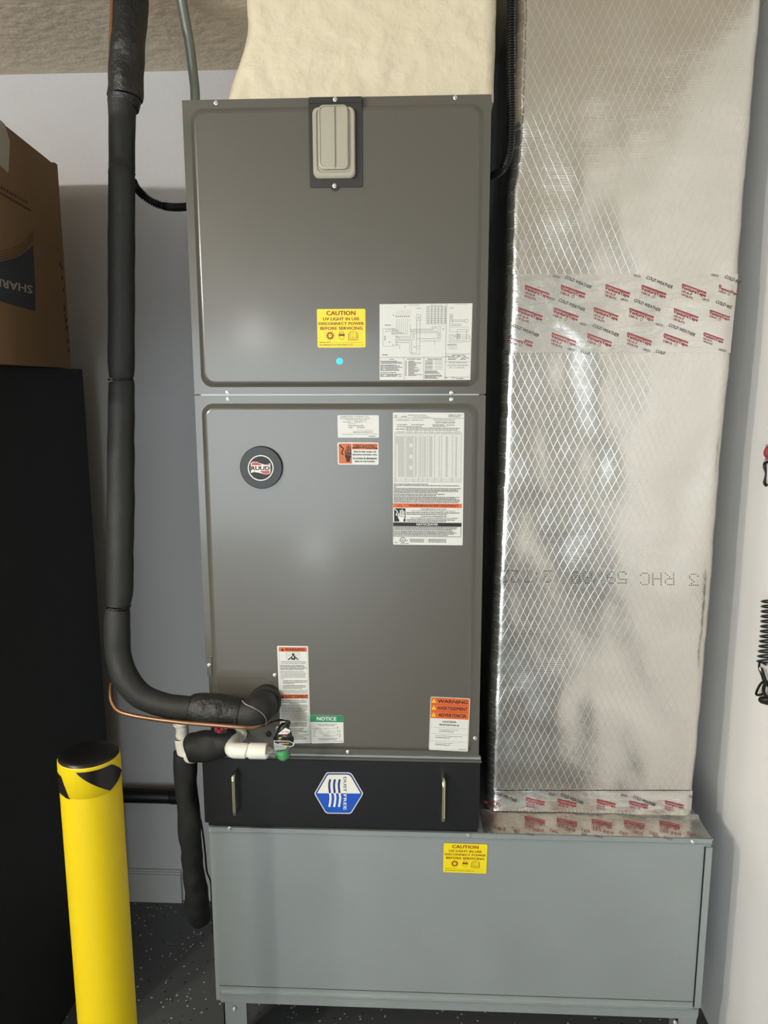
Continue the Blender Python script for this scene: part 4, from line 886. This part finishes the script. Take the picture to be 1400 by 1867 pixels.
mb = corrugated([(935, -110, 7, 1.665), (932, 0, 7, 1.66), (931.5, 120, 7, 1.66), (932, 220, 7, 1.66), (929, 275, 7, 1.66), (919, 303, 7, 1.665), (903, 318, 7, 1.68), (888, 325, 7, 1.69)])
tag(mb.build('corrugated_conduit', M['rubber']), 'black corrugated conduit hanging between air handler and foil duct', 'conduit')
mb = MB(); tube(mb, [pxr(*p) for p in [(326, -30, 9.6, 1.74), (333, 12, 9.4, 1.75), (339, 45, 9.2, 1.76), (346, 85, 8.9, 1.77), (351, 125, 8.7, 1.78), (355, 160, 8.6, 1.78), (356, 188, 8.6, 1.78)]], 16, curve=8)
tag(mb.build('metal_conduit', M['emt']), 'bent grey metal conduit rising behind the air handler top left', 'conduit')

# ================================================================== BOLLARD
BX, BY, BR, BZ = -.6085, 1.30, .0545, .958
bo = empty('bollard', (BX, BY, 0), 'yellow bollard with black cap and black tape at its top', 'bollard')
mb = MB(); n = 48
def cyl(r, z): return [Vector((BX+r*math.cos(2*math.pi*k/n), BY+r*math.sin(2*math.pi*k/n), z)) for k in range(n)]
mb.rings([cyl(BR, 0), cyl(BR, BZ-.058), cyl(BR, BZ-.001), cyl(BR-.001, BZ)], 0, True, True, False); mb.rings([cyl(BR+.0004, BZ-.058), cyl(BR+.0007, BZ-.0577), cyl(BR+.0007, BZ-.002)], 0, True); mb.build('yellow_post', M['yellow'], bo)
mb = MB(); mb.rings([cyl(BR-.001, BZ-.002), cyl(BR-.0012, BZ+.002), cyl(BR*.85, BZ+.006), cyl(BR*.5, BZ+.0085), cyl(BR*.15, BZ+.0095)], 0, True, False, True); mb.build('black_cap', M['blackgloss'], bo)
def oncyl(px, py, r):
    d = ray(px, py); ox, oy = -BX, -BY; A = d.x**2+d.y**2; B = 2*(ox*d.x+oy*d.y); C_ = ox*ox+oy*oy-r*r; D = B*B-4*A*C_
    t = (-B-math.sqrt(max(D, 0)))/(2*A); p = O+d*t
    return math.atan2(p.y-BY, p.x-BX), p.z
mb = MB(); r2 = BR+.0014; cols = []
def ang(px, py=1410): return oncyl(px, py, BR)[0]
a_l, a_m, a_r = ang(139), ang(200, 1440), ang(215)
zt = BZ-.006; zb = oncyl(200, 1441, BR)[1]
for k in range(17):
    a = a_l+(a_m-a_l)*k/16; t = k/16; cols.append((a, zt, zt-(zt-zb)*t**.85-.0003))
for k in range(1, 9):
    t = k/8; a = a_m+(a_m-a_l)*.9*t; cols.append((a, zt-(zt-zb)*.9*max(0, t-.15), zb+(zt-zb)*.45*t*1.0))
vs = [[Vector((BX+r2*math.cos(a), BY+r2*math.sin(a), z0)) for a, z0, z1 in cols], [Vector((BX+r2*math.cos(a), BY+r2*math.sin(a), min(z0-.0002, z1))) for a, z0, z1 in cols]]
mb.rings(vs, 0, True, closed=False)
al = a_l-.95
a0 = ang(118); cols = [(a0-1.0+k*.1, zb+.035-.0*k, zb-.002+.0 if True else 0) for k in range(9)]+[(a0-.02, zb+.016, zb-.004), (a0+.12, zb-.001, zb-.0045), (a0+.17, zb-.0042, zb-.0046)]
mb.rings([[Vector((BX+r2*math.cos(a), BY+r2*math.sin(a), z)) for a, z, q in cols], [Vector((BX+r2*math.cos(a), BY+r2*math.sin(a), q)) for a, z, q in cols]], 0, True, closed=False)
mb.build('black_tape', M['blackgloss'], bo)

# ================================================================== REFRIGERATOR + BOX
def vdir(px, py=697):
    d = ray(px, py); v = Vector((d.x, d.y, 0)); return v.normalized()
dc = Vector((0, 1, 0)); c_top = onY(150, 673, 2.08); lenc = .65
zc_ = c_top.z
fcor = Vector((c_top.x, c_top.y, 0)); ncor = fcor-dc*lenc; nl = Vector((-dc.y, dc.x, 0))*.75
mb = MB()
sc_ = empty('refrigerator', tuple((fcor+ncor)/2+nl*.5), 'tall matte black refrigerator at the left edge under the cardboard box', 'cabinet')  # the refrigerator, seen by its side panel
b0 = [ncor, fcor, fcor+nl, ncor+nl]
mb.add([p for p in b0]+[p+Vector((0, 0, zc_)) for p in b0], [(0, 1, 5, 4), (1, 2, 6, 5), (2, 3, 7, 6), (3, 0, 4, 7), (4, 5, 6, 7), (3, 2, 1, 0)])
normals(mb.build('fridge_body', M['cabinet'], sc_))
fd_ = -dc*.018; mb = MB(); q = [ncor+fd_*.1, ncor+nl, ncor+nl+fd_, ncor+fd_]
mb.add([p+Vector((0, 0, .05)) for p in q]+[p+Vector((0, 0, zc_-.002)) for p in q], [(0, 1, 5, 4), (1, 2, 6, 5), (2, 3, 7, 6), (3, 0, 4, 7), (4, 5, 6, 7), (3, 2, 1, 0)])
normals(mb.build('fridge_door', M['cabinet'], sc_))
# cardboard box
db = vdir(597, 712); bt = onY(105, 305, 2.0); zb0 = zc_+.0015
bcor = Vector((bt.x, bt.y, 0)); bn = bcor-db*.80; bl = Vector((-db.y, db.x, 0))*.55
bx_ = empty('cardboard_box', tuple((bcor+bn)/2+bl*.5+Vector((0, 0, zb0))), 'brown cardboard television box standing upside down on the black refrigerator', 'box')
zz = Vector((0, 0, bt.z)); z0_ = Vector((0, 0, zb0)); mb = MB(); b0 = [bn, bcor, bcor+bl, bn+bl]
mb.add([p+z0_ for p in b0]+[p+zz for p in b0], [(0, 1, 5, 4), (1, 2, 6, 5), (2, 3, 7, 6), (3, 0, 4, 7), (4, 5, 6, 7), (3, 2, 1, 0)])
cbx = normals(mb.build('carton', M['card'], bx_))
mb = MB(); up = Vector((0, 0, .006)); mb.add([bcor+zz, bcor+zz+up, bcor+zz+up-db*.02, bcor+zz-db*.03]+[p+bl*.99 for p in [bcor+zz, bcor+zz+up, bcor+zz+up-db*.02, bcor+zz-db*.03]], [(0, 1, 2, 3), (4, 5, 6, 7), (1, 5, 6, 2), (0, 4, 5, 1)]); mb.build('carton_flap', M['card'], bx_)
nb = Vector((db.y, -db.x, 0))                      # face normal, towards the camera
def bmap2(x, y, l): p = onP(x, y, bcor, nb); return p+nb*(.0006+l*.0003)
P = Print(bmap2)
P.poly([(64, 567), (64, 522), (62, 490), (60, 447), (48, 458), (34, 467), (18, 473), (0, 477), (-20, 478), (-60, 470), (-60, 535), (-20, 545), (0, 549)], 'card_navy', 1)
for k in range(4): P.line([(x, y-k*5) for x, y in cr([(-20, 474), (0, 473), (18, 469), (36, 461), (50, 449), (60, 436)], 5)], 1.0, 'card_brown', 1)
P.line([(-10, 346), (56, 384)], 3, 'card_brown', 1)
for k in range(11): P.rect(-4+k*5, 337+k*2.9, -1+k*5, 342+k*2.9, 'card_brown', 1)
vs, fs = glyphs('SHARP', .02)
emit(P, vs, fs, lambda u, v: (58-u*68, 536-15*(1-v)-u*15), 2, 'card_grey')
for i, (x, y) in enumerate(((106, 455), (109, 480), (112, 490), (113, 505), (115, 530), (117, 562), (118, 575), (120, 583), (121, 600), (123, 620), (124, 640))): P.rect(x-1.2, y-(2+i % 3*2), x+1.2, y+(2+i % 2*3), 'card_brown', 1)
tag(P.build('carton_print', cbx), kind='stuff')
P = Print(bmap2); P.poly([(-5, 215), (8, 226), (17, 258), (15, 312), (13, 315), (0, 302), (-5, 300)], 'card_grey', 1); P.build('packing_tape', cbx)

# ================================================================== HANGING THINGS ON RIGHT WALL
XW = XR-.012
def wr(px, py, rpx, X=XW): p = onX(px, py, X); d = (p-O).dot(CF); return (p.x, p.y, p.z, rpx*d/FPX)
kc = empty('coil_lanyard', tuple(onX(1395, 1180, XW)), 'black coiled lanyard with carabiner hanging on the right wall', 'lanyard')
mb = MB(); pts = []
for k in range(130):
    t = k/129; an = 2*math.pi*13*t; cxp = 1402-7*t*t*1.2; wdt = 14
    p = onX(cxp+wdt*math.cos(an), 1092+118*t+3*math.sin(an)*0, XW-.006*math.sin(an)); d = (p-O).dot(CF); pts.append((p.x, p.y, p.z, 1.6*d/FPX))
tube(mb, pts, 8); mb.build('coil_cord', M['rubber'], kc)
mb = MB(); tube(mb, [wr(*p) for p in [(1396, 1212, 2), (1386, 1207, 2), (1384, 1218, 2.2), (1389, 1232, 2), (1393, 1246, 2)]], 8, curve=6); tube(mb, [wr(*p) for p in [(1389, 1219, 2), (1396, 1240, 2), (1400, 1252, 2)]], 8, curve=4)
mb.build('cord_loop', M['rubber'], kc)
mb = MB(); tube(mb, [wr(*p) for p in [(1395, 1240, 2.4), (1386, 1248, 2.2), (1379, 1262, 2.2), (1380, 1267, 2.2), (1390, 1265, 2.2), (1394, 1252, 2.2), (1395, 1240, 2.4)]], 10, curve=6); mb.build('carabiner', M['blackmetal'], kc)
mb = MB(); tube(mb, [wr(*p) for p in [(1402, 1243, 3), (1394, 1249, 3), (1392, 1260, 3), (1397, 1270, 3), (1405, 1272, 3)]], 10, curve=6); mb.build('key_ring', M['blackmetal'], kc)
mb = MB(); tube(mb, [wr(*p) for p in [(1386, 1276, 2), (1388, 1276, 6), (1394, 1277, 7.5), (1400, 1278, 7.5), (1404, 1279, 5)]], 14, curve=5); mb.build('round_fob', M['rubber'], kc)
mb = MB(); tube(mb, [wr(1386.5, 1218, 3.2), wr(1389, 1224, 3.2)], 10); mb.build('metal_crimp', M['screw'], kc)
kr = empty('red_bead_keychain', tuple(onX(1398, 850, XW)), 'dark red bead charm with black tassel on the right wall', 'keychain')
mb = MB(); tube(mb, [wr(*p) for p in [(1401, 814, 2), (1400, 818, 5), (1399, 825, 6.5), (1399, 831, 5.5), (1399, 836, 2)]], 14, curve=5); mb.build('red_bead', M['tapered'], kr)
mb = MB(); tube(mb, [wr(1399, 811, 3), wr(1400, 815, 4)], 10); mb.build('silver_bead', M['screw'], kr)
mb = MB(); tube(mb, [wr(1397, 837, 3), wr(1398, 842, 4)], 10); mb.build('silver_bead', M['screw'], kr)
mb = MB(); tube(mb, [wr(*p) for p in [(1404, 843, 2), (1396, 843, 3), (1394, 850, 3.2), (1396, 862, 2), (1395, 872, 2.2), (1394, 880, 3), (1397, 885, 3)]], 10, curve=5); mb.build('black_tassel', M['rubber'], kr)
